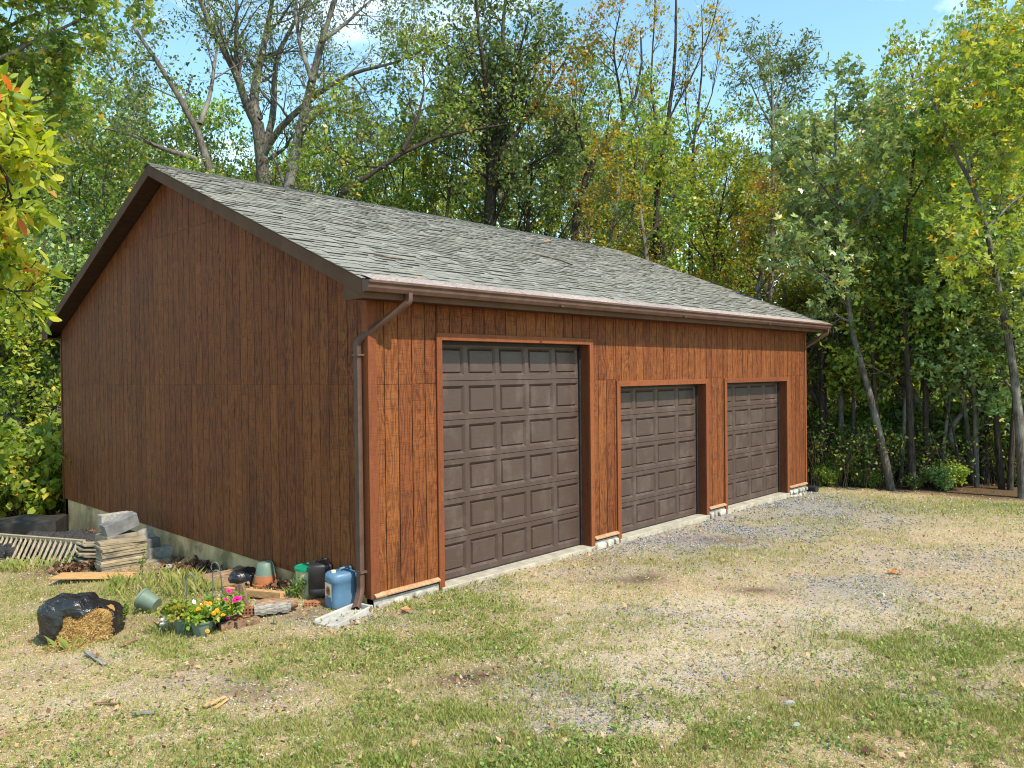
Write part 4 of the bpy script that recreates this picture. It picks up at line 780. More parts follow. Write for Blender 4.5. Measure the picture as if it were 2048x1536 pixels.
# tangle of bare brown stems at the wood's edge, and the far wood
def tangle(n, rg, px0, px1, d0, d1, hh):
    P = np.zeros((n, 5, 3)); R_ = np.zeros((n, 5)); s = np.linspace(0, 1, 5)
    px = rg.uniform(px0, px1, n); d = rg.uniform(d0, d1, n)
    for i in range(n):
        p = px3(px[i], 900, d[i]); z = float(G(p[0], p[1])); an = rg.uniform(0, 6.28); le = rg.uniform(.4, 1)*hh; ou = rg.uniform(.2, 1.3)
        P[i, :, 0] = p[0]+math.cos(an)*ou*s**1.4; P[i, :, 1] = p[1]+math.sin(an)*ou*s**1.4; P[i, :, 2] = z-.03+le*np.sin(s*rg.uniform(1.2, 2.4)); R_[i] = rg.uniform(.006, .016)*(1-.7*s)
    P[:, 1:] += rg.normal(size=(n, 4, 3))*.06
    ok = P[:, 0, 0] > L+1.0 if px0 > 900 else np.ones(n, bool); P = P[ok]; R_ = R_[ok]
    Q, R2, _ = spawn(P, R_, 3, .3, 1, (30, 80), .5, 4, rg, .05, .6, .2); V, F = cat([tubes(P, R_, 4), tubes(Q, np.clip(R2, .003, .008), 3)]); lv = leaves(Q, 4, .08, rg, .08, .8); return V, F, lv
rg = np.random.default_rng(9)
V, F, lv = tangle(1500, rg, 1610, 2200, 19.0, 25, 1.6)
tag(link('undergrowth', np_mesh('undergrowth', V, F), MT['twig']), 'tangle of bare brown stems at the foot of the trunks beyond the lawn', 'undergrowth', kind='stuff')
tag(link('undergrowth_leaves', np_mesh('undergrowth_leaves', lv[0], lv[1], lv[2]), MT['maple']), 'small leaves scattered through the brown brush at the wood edge', 'undergrowth', kind='stuff')
def far_wood():
    rg = np.random.default_rng(12); K = 90000; px = rg.uniform(-500, 2600, K); d = rg.uniform(44, 62, K); yt = np.interp(px, np.linspace(-500, 2600, 90), [skyline(q)+60+rg.uniform(-50, 80) for q in np.linspace(-500, 2600, 90)]); v = np.where(rg.random(K) < .4, rg.random(K)*.3, rg.random(K)**.8)
    P = CAM[None]+(FW[None]+RT[None]*((px-1024)/FPX)[:, None]-UP[None]*((yt*v+(790)*(1-v)-768)/FPX)[:, None])*d[:, None]; Q = np.stack([P, P+nrm(rg.normal(size=(K, 3)))*.4], 1)
    c = (vnoise(px/60, yt*v/50+d/9) ) > .30; c = c | (v < .25); Q = Q[c]; return leaves(Q, 2, .42, rg, .25, .8)
V, F, T = far_wood(); tag(link('far_wood', np_mesh('far_wood', V, F, T), MT['lime']), 'hazy mass of green foliage filling the far wood', 'woodland', kind='stuff')

# ------------------------------------------------------------------ things along the gable wall
def wallpt(y, off):                                              # beside the gable wall
    return Vector((-off, y, float(G(-off, y))))
# --- straw bale in a torn black bag
def superbox(nu, nv, a, b, c, p=.42, bump=.03, seed=0):
    rg = np.random.default_rng(seed); u = np.linspace(-PI/2, PI/2, nv); v = np.linspace(-PI, PI, nu, endpoint=False); U, Vv = np.meshgrid(u, v, indexing='ij'); sg = lambda t, e: np.sign(t)*np.abs(t)**e
    P = np.stack([a*sg(np.cos(U), p)*sg(np.cos(Vv), p), b*sg(np.cos(U), p)*sg(np.sin(Vv), p), c*sg(np.sin(U), p)], -1)
    nn = fbm(P[..., 0]*9+seed+P[..., 2]*7, P[..., 1]*9+P[..., 2]*5+3, 4)-.5; nn = nn+.35*(.1-np.abs(fbm(P[..., 0]*19+P[..., 2]*16+seed, P[..., 1]*17-P[..., 2]*13+7, 3)-.5)); ridge = np.abs(fbm(P[..., 0]*5+P[..., 2]*3.3+20, P[..., 1]*6-P[..., 2]*4+2, 4)-.5); P = P*(1+bump*2*nn+bump*2.2*(.12-ridge))[..., None]; return P
bl = at(163, 1276); bl.z += .0
bale = thing('bagged_bale', 'straw bale in torn shiny black plastic bag on the grass', 'straw bale', bl, math.atan2(RT[1], RT[0])+.12); bale.scale = (.86, .86, .84)
NU, NV = 180, 96
P = superbox(NU, NV, .45, .28, .25, .45, .085, 4); P = P*(1+.07*(.16-np.abs(fbm(P[..., 0]*11+P[..., 2]*13+2, P[..., 1]*12-P[..., 2]*9+30, 2)-.5)*2))[..., None]; P[..., 2] += .245; P[..., 2] = np.maximum(P[..., 2], .0)
P[..., 2] *= (1+.12*(P[..., 0] < .1))*(1-.18*sstep(.05, .45, P[..., 0])); P[..., 0] += .05*(P[..., 2] < .12)*np.sign(P[..., 0])*fbm(P[..., 0]*20, P[..., 1]*20)
F = []
def open_(q): # the tear: lower right of the side that faces the yard
    x, y, z = q; return y < -.12 and -.24+.30*(z/.38)*.6 < x < .43 and z < .40-.30*max(0, (.10-x))*1.2-.04*math.sin(x*17) and z > .03+.06*max(0, x-.15)
for i in range(NV-1):
    for j in range(NU):
        j2 = (j+1) % NU; c = (P[i, j]+P[i+1, j2])/2
        if not open_(c): F.append((i*NU+j, i*NU+j2, (i+1)*NU+j2, (i+1)*NU+j))
me = np_mesh('bag', P.reshape(-1, 3), np.array(F), smooth=True); o = link('bag', me, MT['blackplastic'], bale); sm = o.modifiers.new('thick', 'SOLIDIFY'); sm.thickness = .006; sm.offset = 0
P2 = superbox(60, 30, .42, .25, .21, .5, .06, 9); P2[..., 2] += .215
F2 = np.array([(i*60+j, i*60+(j+1) % 60, (i+1)*60+(j+1) % 60, (i+1)*60+j) for i in range(29) for j in range(60)])
link('straw_core', np_mesh('straw_core', P2.reshape(-1, 3), F2, np.full(len(F2), .25)), MT['straw'], bale)
rg = np.random.default_rng(5); n = 2600; x = rg.uniform(-.25, .43, n); z = rg.uniform(.02, .40, n); y = -.225-.035*rg.random(n)
an = rg.normal(.5, .9, n); ln = rg.uniform(.05, .14, n); dd = np.stack([np.cos(an), rg.normal(0, .18, n), np.sin(an)], 1)*ln[:, None]; c = np.stack([x, y, z], 1); ok = np.array([open_((a, -.2, b)) for a, b in zip(x, z)]); c = c[ok]; dd = dd[ok]
V, F = tubes(np.stack([c-dd/2, c+dd/2], 1), np.full((len(c), 2), .0032), 3); n2_ = 160; c2 = np.stack([rg.uniform(-.3, .5, n2_), -.30-.25*rg.random(n2_)**2, .012+.01*rg.random(n2_)], 1); a2 = rg.uniform(0, 6.28, n2_); d2 = np.stack([np.cos(a2), np.sin(a2), rg.normal(0, .1, n2_)], 1)*rg.uniform(.05, .13, n2_)[:, None]; c = np.concatenate([c, c2]); dd = np.concatenate([dd, d2]); V, F = tubes(np.stack([c-dd/2, c+dd/2], 1), np.full((len(c), 2), .0032), 3); tag(link('straw', np_mesh('straw', V, F, np.repeat(rg.random(len(c)), 3)), MT['straw'], bale), kind='stuff')

# --- containers by the corner
def jug(name, label, p, w, d, h, mat, rz, label_=False, tall=True):
    t = thing(name, label, 'jug', p, rz); m = MB(); k = 28
    prof = [(.93, 0), (.985, .012), (1, .03), (1, .135*h/.4), (.965, .145*h/.4-.02), (.955, .165*h/.4), (.955, .29*h/.4), (1, .30*h/.4), (1, .345*h/.4), (.97, .375*h/.4), (.86, .395*h/.4), (.8, .4*h/.4)] if label_ else [(.93, 0), (.99, .02), (1, .04), (1, .08), (.975, .085), (.975, .09), (1, .096), (1, h*.86), (.96, h*.91), (.8, h*.955), (.72, h*.96)]
    V = []; F = []
    for r, z in prof:
        for j in range(k):
            q = 2*PI*j/k; c_, s_ = math.cos(q), math.sin(q); e = .55; V.append((w/2*r*math.copysign(abs(c_)**e, c_), d/2*r*math.copysign(abs(s_)**e, s_), z))
    for i in range(len(prof)-1): F += [(i*k+j, i*k+(j+1) % k, (i+1)*k+(j+1) % k, (i+1)*k+j) for j in range(k)]
    F += [tuple(range(k))[::-1], tuple(range((len(prof)-1)*k, len(prof)*k))]; m.add(V, F); m.build('body', mat, t, smooth=45)
    ht = prof[-1][1]
    m = MB(); m.tube([(-.02, 0, ht-.012), (-.01, 0, ht+.03), (.05, 0, ht+.034), (w*.36, 0, ht+.03), (w*.38, 0, ht-.012)], .014, 8); m.build('handle', mat, t, smooth=50)
    m = MB(); m.lathe([(.028, ht-.01), (.028, ht+.022), (.024, ht+.026)], 16, (-w*.28, 0, 0)); m.build('cap', MT['label'] if label_ else mat, t, smooth=40)
    if label_:
        xx = -w/2*.957-.0015; lb = MB().box(xx, xx+.001, -.085, .085, .10, .29).build('label_sticker', MT['label'], t)
        m = MB(); m.lathe([(.055, 0), (.055, .001), (.035, .001), (.035, 0)], 20); o = m.build('ring_print', MT['labelred'], lb); o.rotation_euler = (0, -PI/2, 0); o.location = (xx-.0005, 0, .2)
    return t
jug('blue_jug', 'blue-grey ribbed plastic jug with label beside the downspout', at(683, 1211), .34, .30, .405, MT['bluejug'], R(-8), True)
p = at(643, 1195); bj = jug('black_jug', 'tall black plastic jug standing on bricks beside the blue jug', p+Vector((0, 0, .05)), .31, .26, .40, MT['blackjug'], R(-30))
t = thing('bucket', 'cream bucket with bright green lid against the gable wall', 'bucket', at(617, 1192)); MB().lathe([(.125, 0), (.13, .01), (.152, .33), (.158, .335), (.158, .35), (.152, .352)], 32).build('body', MT['bucket'], t, smooth=40)
MB().lathe([(.163, .338), (.167, .34), (.167, .372), (.158, .378), (.15, .370), (.0, .366)], 32).build('lid', MT['greenlid'], t, smooth=40)
def brick(name, label, p, rz, holes=True, rot=None, mat='brick', group=None, size=(.2, .09, .06)):
    t = thing(name, label, 'brick', p, rz, group, rot); sx, sy, sz = size
    MB().obox((0, 0, sz/2), size).build('clay_body', MT[mat], t, bevel=.004, seg=2, jit=.0012)
    if holes:
        for i in range(5):
            for j in (-1, 1):
                m = MB(); m.tube([(sx*(-.38+.19*i), sy/2-.004, sz/2+j*sz*.2), (sx*(-.38+.19*i), sy/2+.0012, sz/2+j*sz*.2)], sz*.13, 10); o = m.build('core_hole', MT['hole'], t)
                m = MB(); m.tube([(sx*(-.38+.19*i), -sy/2-.0012, sz/2+j*sz*.2), (sx*(-.38+.19*i), -sy/2+.004, sz/2+j*sz*.2)], sz*.13, 10); m.build('core_hole', MT['hole'], t)
    return t
brick('brick', 'red brick with core holes under the black jug', at(627, 1212), R(-44))
brick('brick', 'plain red brick lying between the black and blue jugs', at(643, 1210), R(-30), False)
brick('brick', 'red brick lying on its side with core holes showing on timber offcuts', at(494, 1240)+Vector((0, 0, .06)), R(-36), True, size=(.2, .065, .09))
brick('brick', 'orange-red brick behind the flower pots and timber offcuts', at(466, 1243), R(-20), False)
brick('brick', 'dark weathered block by the foundation behind the crumpled bag', at(490, 1152)+Vector((0, 0, .05)), R(-50), False, mat='oldwood', size=(.28, .17, .08))
# splash block
sp = at(690, 1236); t = thing('splash_block', 'pale concrete splash block under the downspout', 'splash block', sp, math.atan2(-.02-sp.y, -.1-sp.x)+.0)
m = MB(); l, w0, w1 = .31, .10, .15
m.hexa([(-l, -w1, -.02), (l, -w0, -.02), (l, w0, -.02), (-l, w1, -.02), (-l, -w1, .015), (l, -w0, .03), (l, w0, .03), (-l, w1, .015)]); m.build('trough_floor', MT['splash'], t, bevel=.006)
for s in (-1, 1):
    m = MB(); ys = lambda a, b: (s*a, s*b); m.hexa([(-l, s*(w1-.0), -.02), (l, s*(w0-.0), -.02), (l, s*(w0+.03), -.02), (-l+.04, s*(w1+.03), -.02), (-l, s*(w1-.0), .03), (l, s*w0, .085), (l, s*(w0+.03), .085), (-l+.04, s*(w1+.03), .04)]); m.build('side_wall', MT['splash'], t, bevel=.006)
MB().box(l-.03, l, -w0+.001, w0-.001, .031, .08).build('end_wall', MT['splash'], t, bevel=.004)
# upside-down pots
pp = at(531, 1172); t = thing('terracotta_pot', 'orange terracotta pot upside down beneath a green pot', 'flower pot', pp); MB().lathe([(.168, 0), (.168, .045), (.158, .05), (.156, .085), (.14, .16), (.0, .16)], 32).build('body', MT['terracotta'], t, smooth=35)
t = thing('green_pot', 'sage green plastic pot upside down on the terracotta pot', 'flower pot', pp+Vector((.0, 0, .125))); MB().lathe([(.142, 0), (.142, .03), (.132, .035), (.125, .07), (.10, .185), (.092, .195), (.0, .195)], 32).build('body', MT['greenpot'], t, smooth=35)
# crumpled bag
P = superbox(64, 32, .2, .13, .11, .8, .28, 13); P[..., 2] = np.maximum(P[..., 2]+.09, 0); F = np.array([(i*64+j, i*64+(j+1) % 64, (i+1)*64+(j+1) % 64, (i+1)*64+j) for i in range(31) for j in range(64)])
o = link('plastic_bag', np_mesh('plastic_bag', P.reshape(-1, 3), F, smooth=True), MT['blackplastic'], loc=at(492, 1168), rot=(0, 0, R(-20))); tag(o, 'crumpled dark plastic bag beside the upside-down pots', 'bag')
# timber and boards
def timber(name, label, a, b, w, h, mat, z=0.0, za=0.0, cat_='timber', roll=0.0, loc=None, bev=.004):
    a = Vector(a); b = Vector(b); d = b-a; l = d.length; c = (a+b)/2; ry = -math.asin(max(-1, min(1, d.z/l))); rz = math.atan2(d.y, d.x)
    t = MB().obox((0, 0, 0), (l, w, h)).build(name, MT[mat], loc=c+Vector((0, 0, h/2+z)), rot=(roll, ry, rz), bevel=bev, seg=2, subdiv=0); tag(t, label, cat_); return t
timber('timber_beam', 'long tan square timber lying before the upside-down pots', at(452, 1192), at(566, 1203), .085, .085, 'lumber', .03)
timber('timber_offcut', 'short reddish timber offcut nearest the flower pots', at(440, 1262), at(478, 1252), .085, .075, 'oldwood', .0)
timber('timber_offcut', 'pale brown timber offcut under the brick with core holes', at(472, 1258), at(517, 1246), .085, .075, 'oldwood', .0)
a = at(489, 1226)+Vector((0, 0, .06)); timber('split_timber', 'upright split brown timber standing behind the holed brick', a, a+Vector((-.03, .05, .27)), .05, .11, 'oldwood', -.05)
timber('lumber_offcut', 'tan lumber offcut propped near the foundation past the grass', at(366, 1138)+Vector((0, 0, .03)), at(398, 1122)+Vector((0, 0, .1)), .14, .07, 'lumber', .0)
o = MB().obox((0, 0, 0), (.62, .38, .018)).build('board', MT['oldwood'], loc=at(450, 1172)+Vector((0, 0, .10)), rot=(R(20), R(-6), R(-28)), bevel=.002); tag(o, 'reddish thin board propped behind the flower bed', 'board')
pl = at(195, 1158); o = MB().obox((0, 0, .0), (1.15, .42, .02)).build('plywood_sheet', MT['plywood'], loc=pl+Vector((0, 0, .05)), rot=(R(-3), R(2), math.atan2(RT[1], RT[0])+.12), bevel=.002); tag(o, 'tan plywood sheet lying flat in the grass below the slab stack', 'plywood')
# weathered log
lg = at(552, 1228); t = thing('log', 'weathered grey log with peeling bark beside the timber offcuts', 'log', lg, R(-25))
n_ = 15; k = 18; V = []; F = []; rg = np.random.default_rng(8)
for i in range(n_):
    s = i/(n_-1); rr = .075*(1-.25*s)*(1+.1*math.sin(s*9))
    for j in range(k):
        q = 2*PI*j/k; f = 1+.22*(vnoise(j*.9, i*.22)-.5)+.1*(rg.random()-.5); V.append((-.22+.46*s, math.cos(q)*rr*f*1.15, .095+.03*s+math.sin(q)*rr*f*.9+.02*math.sin(s*5)))
for i in range(n_-1): F += [(i*k+j, i*k+(j+1) % k, (i+1)*k+(j+1) % k, (i+1)*k+j) for j in range(k)]
F += [tuple(range(k))[::-1], tuple(range((n_-1)*k, n_*k))]; m = MB(); m.add(V, F); m.build('trunk_wood', MT['oldwood'], t, smooth=60)
m = MB(); m.add([(-.24+.40*(i/9), -.01-.10*math.cos(q)*(1+.05*math.sin(i*3)), .09+.095*math.sin(q)+.012*math.sin(i*2.3)) for i in range(10) for q in (-.5, -.1, .3, .7)], [(i*4+j, i*4+j+1, i*4+j+5, i*4+j+4) for i in range(9) for j in range(3)]); o = m.build('bark_flap', MT['greywood'], t); o.modifiers.new('thick', 'SOLIDIFY').thickness = .012
# --- slabs stacked on the slope
ORD = ('topmost', 'second from the top', 'third from the top', 'fourth from the top', 'fifth from the top', 'sixth from the top', 'seventh from the top', 'eighth from the top', 'ninth from the top', 'bottom')
st = at(246, 1138); rs = random.Random(2)
for i in range(10):
    z = .022+.045*(9-i); o = MB().obox((0, 0, 0), (.66, .29, .041)).build('paver_slab', MT['paver'], loc=st+Vector((rs.uniform(-.02, .02), .06+rs.uniform(-.02, .02), z)), rot=(0, 0, R(rs.uniform(-3, 3)+(-5 if i == 0 else 0))), bevel=.004, jit=.001)
    tag(o, '%s weathered slab of the neat stack by the foundation' % ORD[i].capitalize().lower() if i else 'topmost weathered slab lying skewed on the neat stack', 'slab', 'weathered slabs of the neat stack')
sb = at(212, 1134)
for i in range(6):
    o = MB().obox((0, 0, 0), (.34, .26, .03)).build('paver_slab', MT['paver'], loc=sb+Vector((-.14+rs.uniform(-.03, .03), .30+rs.uniform(-.03, .03), .03+.062*i)), rot=(R(rs.uniform(2, 10)), R(rs.uniform(4, 14)), R(rs.uniform(-14, 14))), bevel=.003)
    tag(o, 'tilted slab in the loose heap behind the neat stack', 'slab', 'loose slabs behind the stack')
def cblock(label, loc, rot, size, mat, hollow=False):
    t = thing('concrete_block', label, 'concrete block', loc, 0, None, rot); sx, sy, sz = size
    if not hollow: MB().obox((0, 0, sz/2), size).build('block_body', MT[mat], t, bevel=.007, seg=2, jit=.0015)
    else:
        w = .032; m = MB(); m.box(-sx/2, sx/2, -sy/2, -sy/2+w, 0, sz); m.box(-sx/2, sx/2, sy/2-w, sy/2, 0, sz); m.build('face_shell', MT[mat], t, bevel=.003)
        for x in (-sx/2+w/2, 0, sx/2-w/2): MB().box(x-w/2, x+w/2, -sy/2+w+.0005, sy/2-w-.0005, .002, sz-.003).build('web', MT[mat], t)
    return t
cblock('hollow concrete block beside the slab stack in the grass', at(318, 1118), (0, 0, R(-10)), (.44, .2, .21), 'block', True)
cblock('dark slate-grey block tilted on top of the pile', st+Vector((.14, .42, .52)), (R(6), R(-17), R(2)), (.52, .2, .22), 'darkblock')
cblock('pale block behind the tilted slate-grey block', st+Vector((.12, .68, .58)), (0, R(0), R(3)), (.46, .16, .2), 'block')
cblock('pale grey block leaning on the foundation behind the stack', st+Vector((.42, .36, .22)), (R(-12), R(-16), R(8)), (.5, .12, .26), 'block')
cblock('dark grey block standing between stack and hollow block', st+Vector((.48, .22, .06)), (0, R(-4), R(5)), (.36, .12, .3), 'darkblock')
cblock('low pale block sunk in grass before the hollow block', at(315, 1124)+Vector((0, 0, -.08)), (0, R(-6), R(-14)), (.36, .16, .13), 'paver')
cblock('flat grey stone slab lying beside the tan lumber offcut', at(350, 1138)+Vector((0, 0, -.01)), (R(8), R(10), R(-30)), (.26, .18, .05), 'block')
cblock('light pile core under the tilted slate-grey block', st+Vector((.1, .5, -.02)), (0, 0, R(4)), (.5, .45, .5), 'paver')
# --- railing panel leaning in the grass
ga = at(134, 1141); gb = at(-70, 1118); t = thing('railing_panel', 'weathered wooden railing panel with balusters leaning in tall grass', 'railing', ga, math.atan2(gb.y-ga.y, gb.x-ga.x)); ln = (gb-ga).length; tl = R(-24)
sh = gb.z-ga.z
def rp_(x, h): return Vector((x, -math.sin(-tl)*h*-1*-1, math.cos(tl)*h+sh*x/ln))
m = MB(); m.tube([rp_(-.16, .47), rp_(ln, .47)], .036, 4, sx=1.0); m.build('top_rail', MT['palewood'], t)
m = MB(); m.tube([rp_(-.02, .02), rp_(ln, .02)], .03, 4); m.build('bottom_rail', MT['palewood'], t)
nb = int(ln/.15)
for i in range(nb):
    x = .02+i*.15; m = MB(); m.tube([rp_(x+.03, .0), rp_(x-.012, .48)], .027, 4); m.build('baluster', MT['palewood'], t)
# --- covered box, netting heap, pipes
cb = at(60, 1098); t = thing('covered_box', 'low box under a black fabric cover at the wood edge', 'covered box', cb+Vector((-.0, .5, 0)), math.atan2(RT[1], RT[0])+.28)
hx, hy, hz_ = .68, .42, .48; V = []; F = []; k = 13
for i in range(k):
    for j in range(k):
        u = -1+2*i/(k-1); v = -1+2*j/(k-1); z = hz_+.10*(1-max(abs(u), abs(v)))+.025*math.sin(u*5+v*3)*(1-abs(u)); V.append((u*hx, v*hy, z))
F = [(i*k+j, (i+1)*k+j, (i+1)*k+j+1, i*k+j+1) for i in range(k-1) for j in range(k-1)]; MB().add(V, F).build('cover_top', MT['blacktarp'], t, smooth=30)
ring = [(i, 0) for i in range(k)]+[(k-1, j) for j in range(1, k)]+[(i, k-1) for i in range(k-2, -1, -1)]+[(0, j) for j in range(k-2, 0, -1)]; V2 = []
for q, (i, j) in enumerate(ring):
    x, y, z = V[i*k+j]
    for s in range(6): e = 1+.04*math.sin(q*1.3)*s/5; V2.append((x*e+.006*math.sin(q*2.1+s), y*e+.006*math.cos(q*1.7+s), z*(1-s/5)-.06*s/5))
n_ = len(ring); F2 = [(q*6+s, q*6+s+1, ((q+1) % n_)*6+s+1, ((q+1) % n_)*6+s) for q in range(n_) for s in range(5)]; MB().add(V2, F2).build('cover_skirt', MT['blacktarp'], t, smooth=40)
def heap(name, label, loc, a, b, c, mat, seed, cat_, bump=.3, rz=0.0, nu=70, nv=30, kind=None):
    P = superbox(nu, nv, a, b, c, .9, bump, seed); P[..., 2] = np.maximum(P[..., 2], -.05); F = np.array([(i*nu+j, i*nu+(j+1) % nu, (i+1)*nu+(j+1) % nu, (i+1)*nu+j) for i in range(nv-1) for j in range(nu)])
    o = link(name, np_mesh(name, P.reshape(-1, 3), F, np.full(len(F), .2)), MT[mat], loc=loc, rot=(0, 0, rz)); return tag(o, label, cat_, kind=kind)
heap('netting_roll', 'heap of rolled black netting below the concrete foundation', at(128, 1112)+Vector((0, .1, .08)), .95, .35, .34, 'net', 31, 'netting', .22, math.atan2(RT[1], RT[0])+.1)
heap('tarpaulin', 'folded black tarpaulin spread behind the slab stack', at(175, 1116)+Vector((0, .2, .02)), .7, .4, .2, 'blackplastic', 33, 'tarpaulin', .2, math.atan2(RT[1], RT[0]))
for i, (lab, a_, b_, r_, mt, z) in enumerate((('rusty brown metal strip lying on the netting', (142, 1124), (232, 1095), .018, 'oldwood', .3), ('pale metal gutter length lying below the rusty strip', (146, 1134), (205, 1116), .035, 'metal', .16), ('dark gutter length lying over the tarpaulin', (140, 1130), (238, 1098), .03, 'blackjug', .22))):
    a = at(*a_)+Vector((0, 0, z*.5)); b = at(*b_)+Vector((0, 0, z)); m = MB(); m.tube([Vector((0, 0, 0)), (b-a)*.5, b-a], r_, 8, sx=1.5); o = m.build('metal_length', MT[mt], loc=a, smooth=40); tag(o, lab, 'metal strip')
# --- iron plant hooks
for lab, b_, h, s in (('curled iron plant hook rising behind the petunias', (424, 1206), .42, 1), ('second curled iron hook leaning beside the propped board', (446, 1196), .48, -1), ('small green iron hook in grass left of the petunias', (372, 1212), .40, 1)):
    b = at(*b_); m = MB(); pts = [Vector((0, 0, 0)), Vector((.01, 0, h*.6)), Vector((.0, 0, h*.85))]+[Vector((s*(.05-.05*math.cos(q)), 0, h*.85+.07*math.sin(q))) for q in (.6, 1.2, 1.8, 2.4, 3.0, 3.5)]; m.tube(pts, .008, 8); o = m.build('plant_hook', MT['hook'], loc=b, rot=(R(6), R(4*s), math.atan2(RT[1], RT[0])), smooth=50); tag(o, lab, 'plant hook')
# --- potted flowers
def pot_body(t, r, h, mat='greenpot'):
    MB().lathe([(r*.68, 0), (r*.7, .006), (r*.95, h*.86), (r*1.06, h*.87), (r*1.08, h*.99), (r*1.02, h), (r*.97, h*.98), (r*.93, h*.86)], 30).build('pot', MT[mat], t, smooth=35); MB().lathe([(r*.94, h*.86), (r*.9, h*.9), (0, h*.92)], 20).build('soil', MT['clay'], t)
def flower_mesh(m, c, s, n, rg_, kind):
    c = Vector(c); nz_ = Vector((rg_.uniform(-.5, .5), rg_.uniform(-.9, -.1), rg_.uniform(.5, 1))).normalized(); a = nz_.orthogonal().normalized(); b = nz_.cross(a)
    if kind == 'puff':
        for j in range(3):
            rr = s*(1-.28*j)
            for i in range(9):
                q = 2*PI*(i+.5*j)/9; d = a*math.cos(q)+b*math.sin(q); e = nz_.cross(d); m.add([c+nz_*s*.25*j, c+d*rr*.7+e*rr*.28+nz_*s*(.1+.25*j), c+d*rr+nz_*s*.2*j, c+d*rr*.7-e*rr*.28+nz_*s*(.1+.25*j)], [(0, 1, 2, 3)])
    else:
        for i in range(5):
            q = 2*PI*i/5; d = a*math.cos(q)+b*math.sin(q); e = nz_.cross(d); m.add([c-nz_*s*.3, c+d*s*.65+e*s*.5+nz_*s*.1, c+d*s, c+d*s*.65-e*s*.5+nz_*s*.1], [(0, 1, 2, 3)])
def potted(name, label, foot, r, h, leafsz, spreadr, hh, flowers, seed, leafm='lime', potm='greenpot', lean=(0, 0)):
    t = thing(name, label, 'potted plant', at(*foot)); pot_body(t, r, h, potm); rg = np.random.default_rng(seed); n = 26; an = rg.uniform(0, 6.28, n); P = np.zeros((n, 5, 3)); s = np.linspace(0, 1, 5); o_ = rg.uniform(.2, 1, n)*spreadr
    P[:, :, 0] = (np.cos(an)*o_+lean[0])[:, None]*s**.9; P[:, :, 1] = (np.sin(an)*o_+lean[1])[:, None]*s**.9; P[:, :, 2] = h*.9+(hh*rg.uniform(.4, 1, n))[:, None]*s*(1.3-.7*s); R_ = np.full((n, 5), .003)
    link('stems', np_mesh('stems', *tubes(P, R_, 3)), MT['weed'], t); Q, _, _ = spawn(P, R_, 4, .3, 1, (30, 80), .09, 3, rg, .1); V, F, T = leaves(np.concatenate([Q]), 7, leafsz, rg, .015, .8); link('foliage', np_mesh('foliage', V, F, T), MT[leafm], t)
    fr = random.Random(seed)
    for mat, kind, sz, spots in flowers:
        for (fx, fy) in spots:                                  # pixel position of the bloom, on the plant's own depth
            d = depth(t.location)-fr.uniform(.02, .16); p = Vector(px3(fx, fy, d))-t.location; m = MB(); flower_mesh(m, p, sz, 5, fr, kind); m.build('flower', MT[mat], t)
    return t
potted('flower_pot', 'green pot of pale green petunias with white blooms', (370, 1263), .125, .17, .055, .34, .2, [('white', 'open', .03, ((346, 1225), (327, 1228), (326, 1240), (325, 1248), (388, 1204), (372, 1243), (353, 1222)))], 51, lean=(-.05, .02))
potted('flower_pot', 'green pot of orange marigolds before the timber offcuts', (405, 1268), .125, .16, .05, .27, .2, [('orange', 'puff', .026, ((396, 1218), (412, 1206), (420, 1207), (428, 1226), (438, 1228), (446, 1230), (404, 1211), (415, 1262), (434, 1221))), ('white', 'open', .022, ((403, 1209), (418, 1250)))], 52, lean=(.05, -.02))
potted('flower_pot', 'dark pot of magenta petunias behind the marigolds', (447, 1252), .11, .15, .055, .3, .24, [('pink', 'puff', .032, ((452, 1200), (474, 1195), (479, 1197), (451, 1213), (455, 1234), (458, 1182), (470, 1200)))], 53, 'maple', 'blackjug')
pv = at(311, 1226); t = thing('tipped_pot', 'empty sage green pot tipped on its side in the grass', 'flower pot', pv+Vector((0, 0, .10)), rot=(0, R(-68), math.atan2(RT[1], RT[0])+2.9+PI)); 
MB().lathe([(.085, -.02), (.088, 0), (.115, .17), (.125, .175), (.127, .2), (.118, .2), (.108, .17), (.08, .01), (0, .008)], 30).build('body', MT['greenpot'], t, smooth=35); 
# --- bits on the lawn
def stick(label, a, b, r, mat, z=.01):
    a = at(*a); b = at(*b); o = MB().obox((0, 0, 0), ((b-a).length, r*2.2, r)).build('wood_scrap', MT[mat], loc=(a+b)/2+Vector((0, 0, r+z)), rot=(0, 0, math.atan2((b-a).y, (b-a).x)), bevel=.004, jit=.002); tag(o, label, 'wood scrap')
stick('flat grey wood scrap lying on bare soil before the bale', (172, 1312), (210, 1332), .022, 'greywood'); stick('pale split stick on the dark gravel mound', (410, 1420), (450, 1400), .018, 'lumber'); stick('short pale stick beside the split stick at the mound', (430, 1422), (455, 1404), .014, 'lumber'); stick('thin dark stick lying in dry grass', (190, 1412), (240, 1412), .012, 'oldwood'); stick('pale curled strip of wood in dry grass', (265, 1434), (310, 1430), .018, 'greywood'); stick('dark stick lying in bare soil behind the bale', (240, 1298), (275, 1282), .02, 'oldwood')
def fleaf(label, px, py, sz, mat, tint, seed):
    rg = np.random.default_rng(seed); p = at(px, py); P = np.array([[[0, 0, 0], [.3, .1, .2]]])*.02; V, F, T = leaves(P, 1, sz, rg, 0, 2.5, 'lobed'); V = V-V.mean(0); V[:, 2] = np.abs(V[:, 2])+.02; o = link('fallen_leaf', np_mesh('fallen_leaf', V, F, np.full(len(F), tint)), MT[mat], loc=p); tag(o, label, 'leaf')
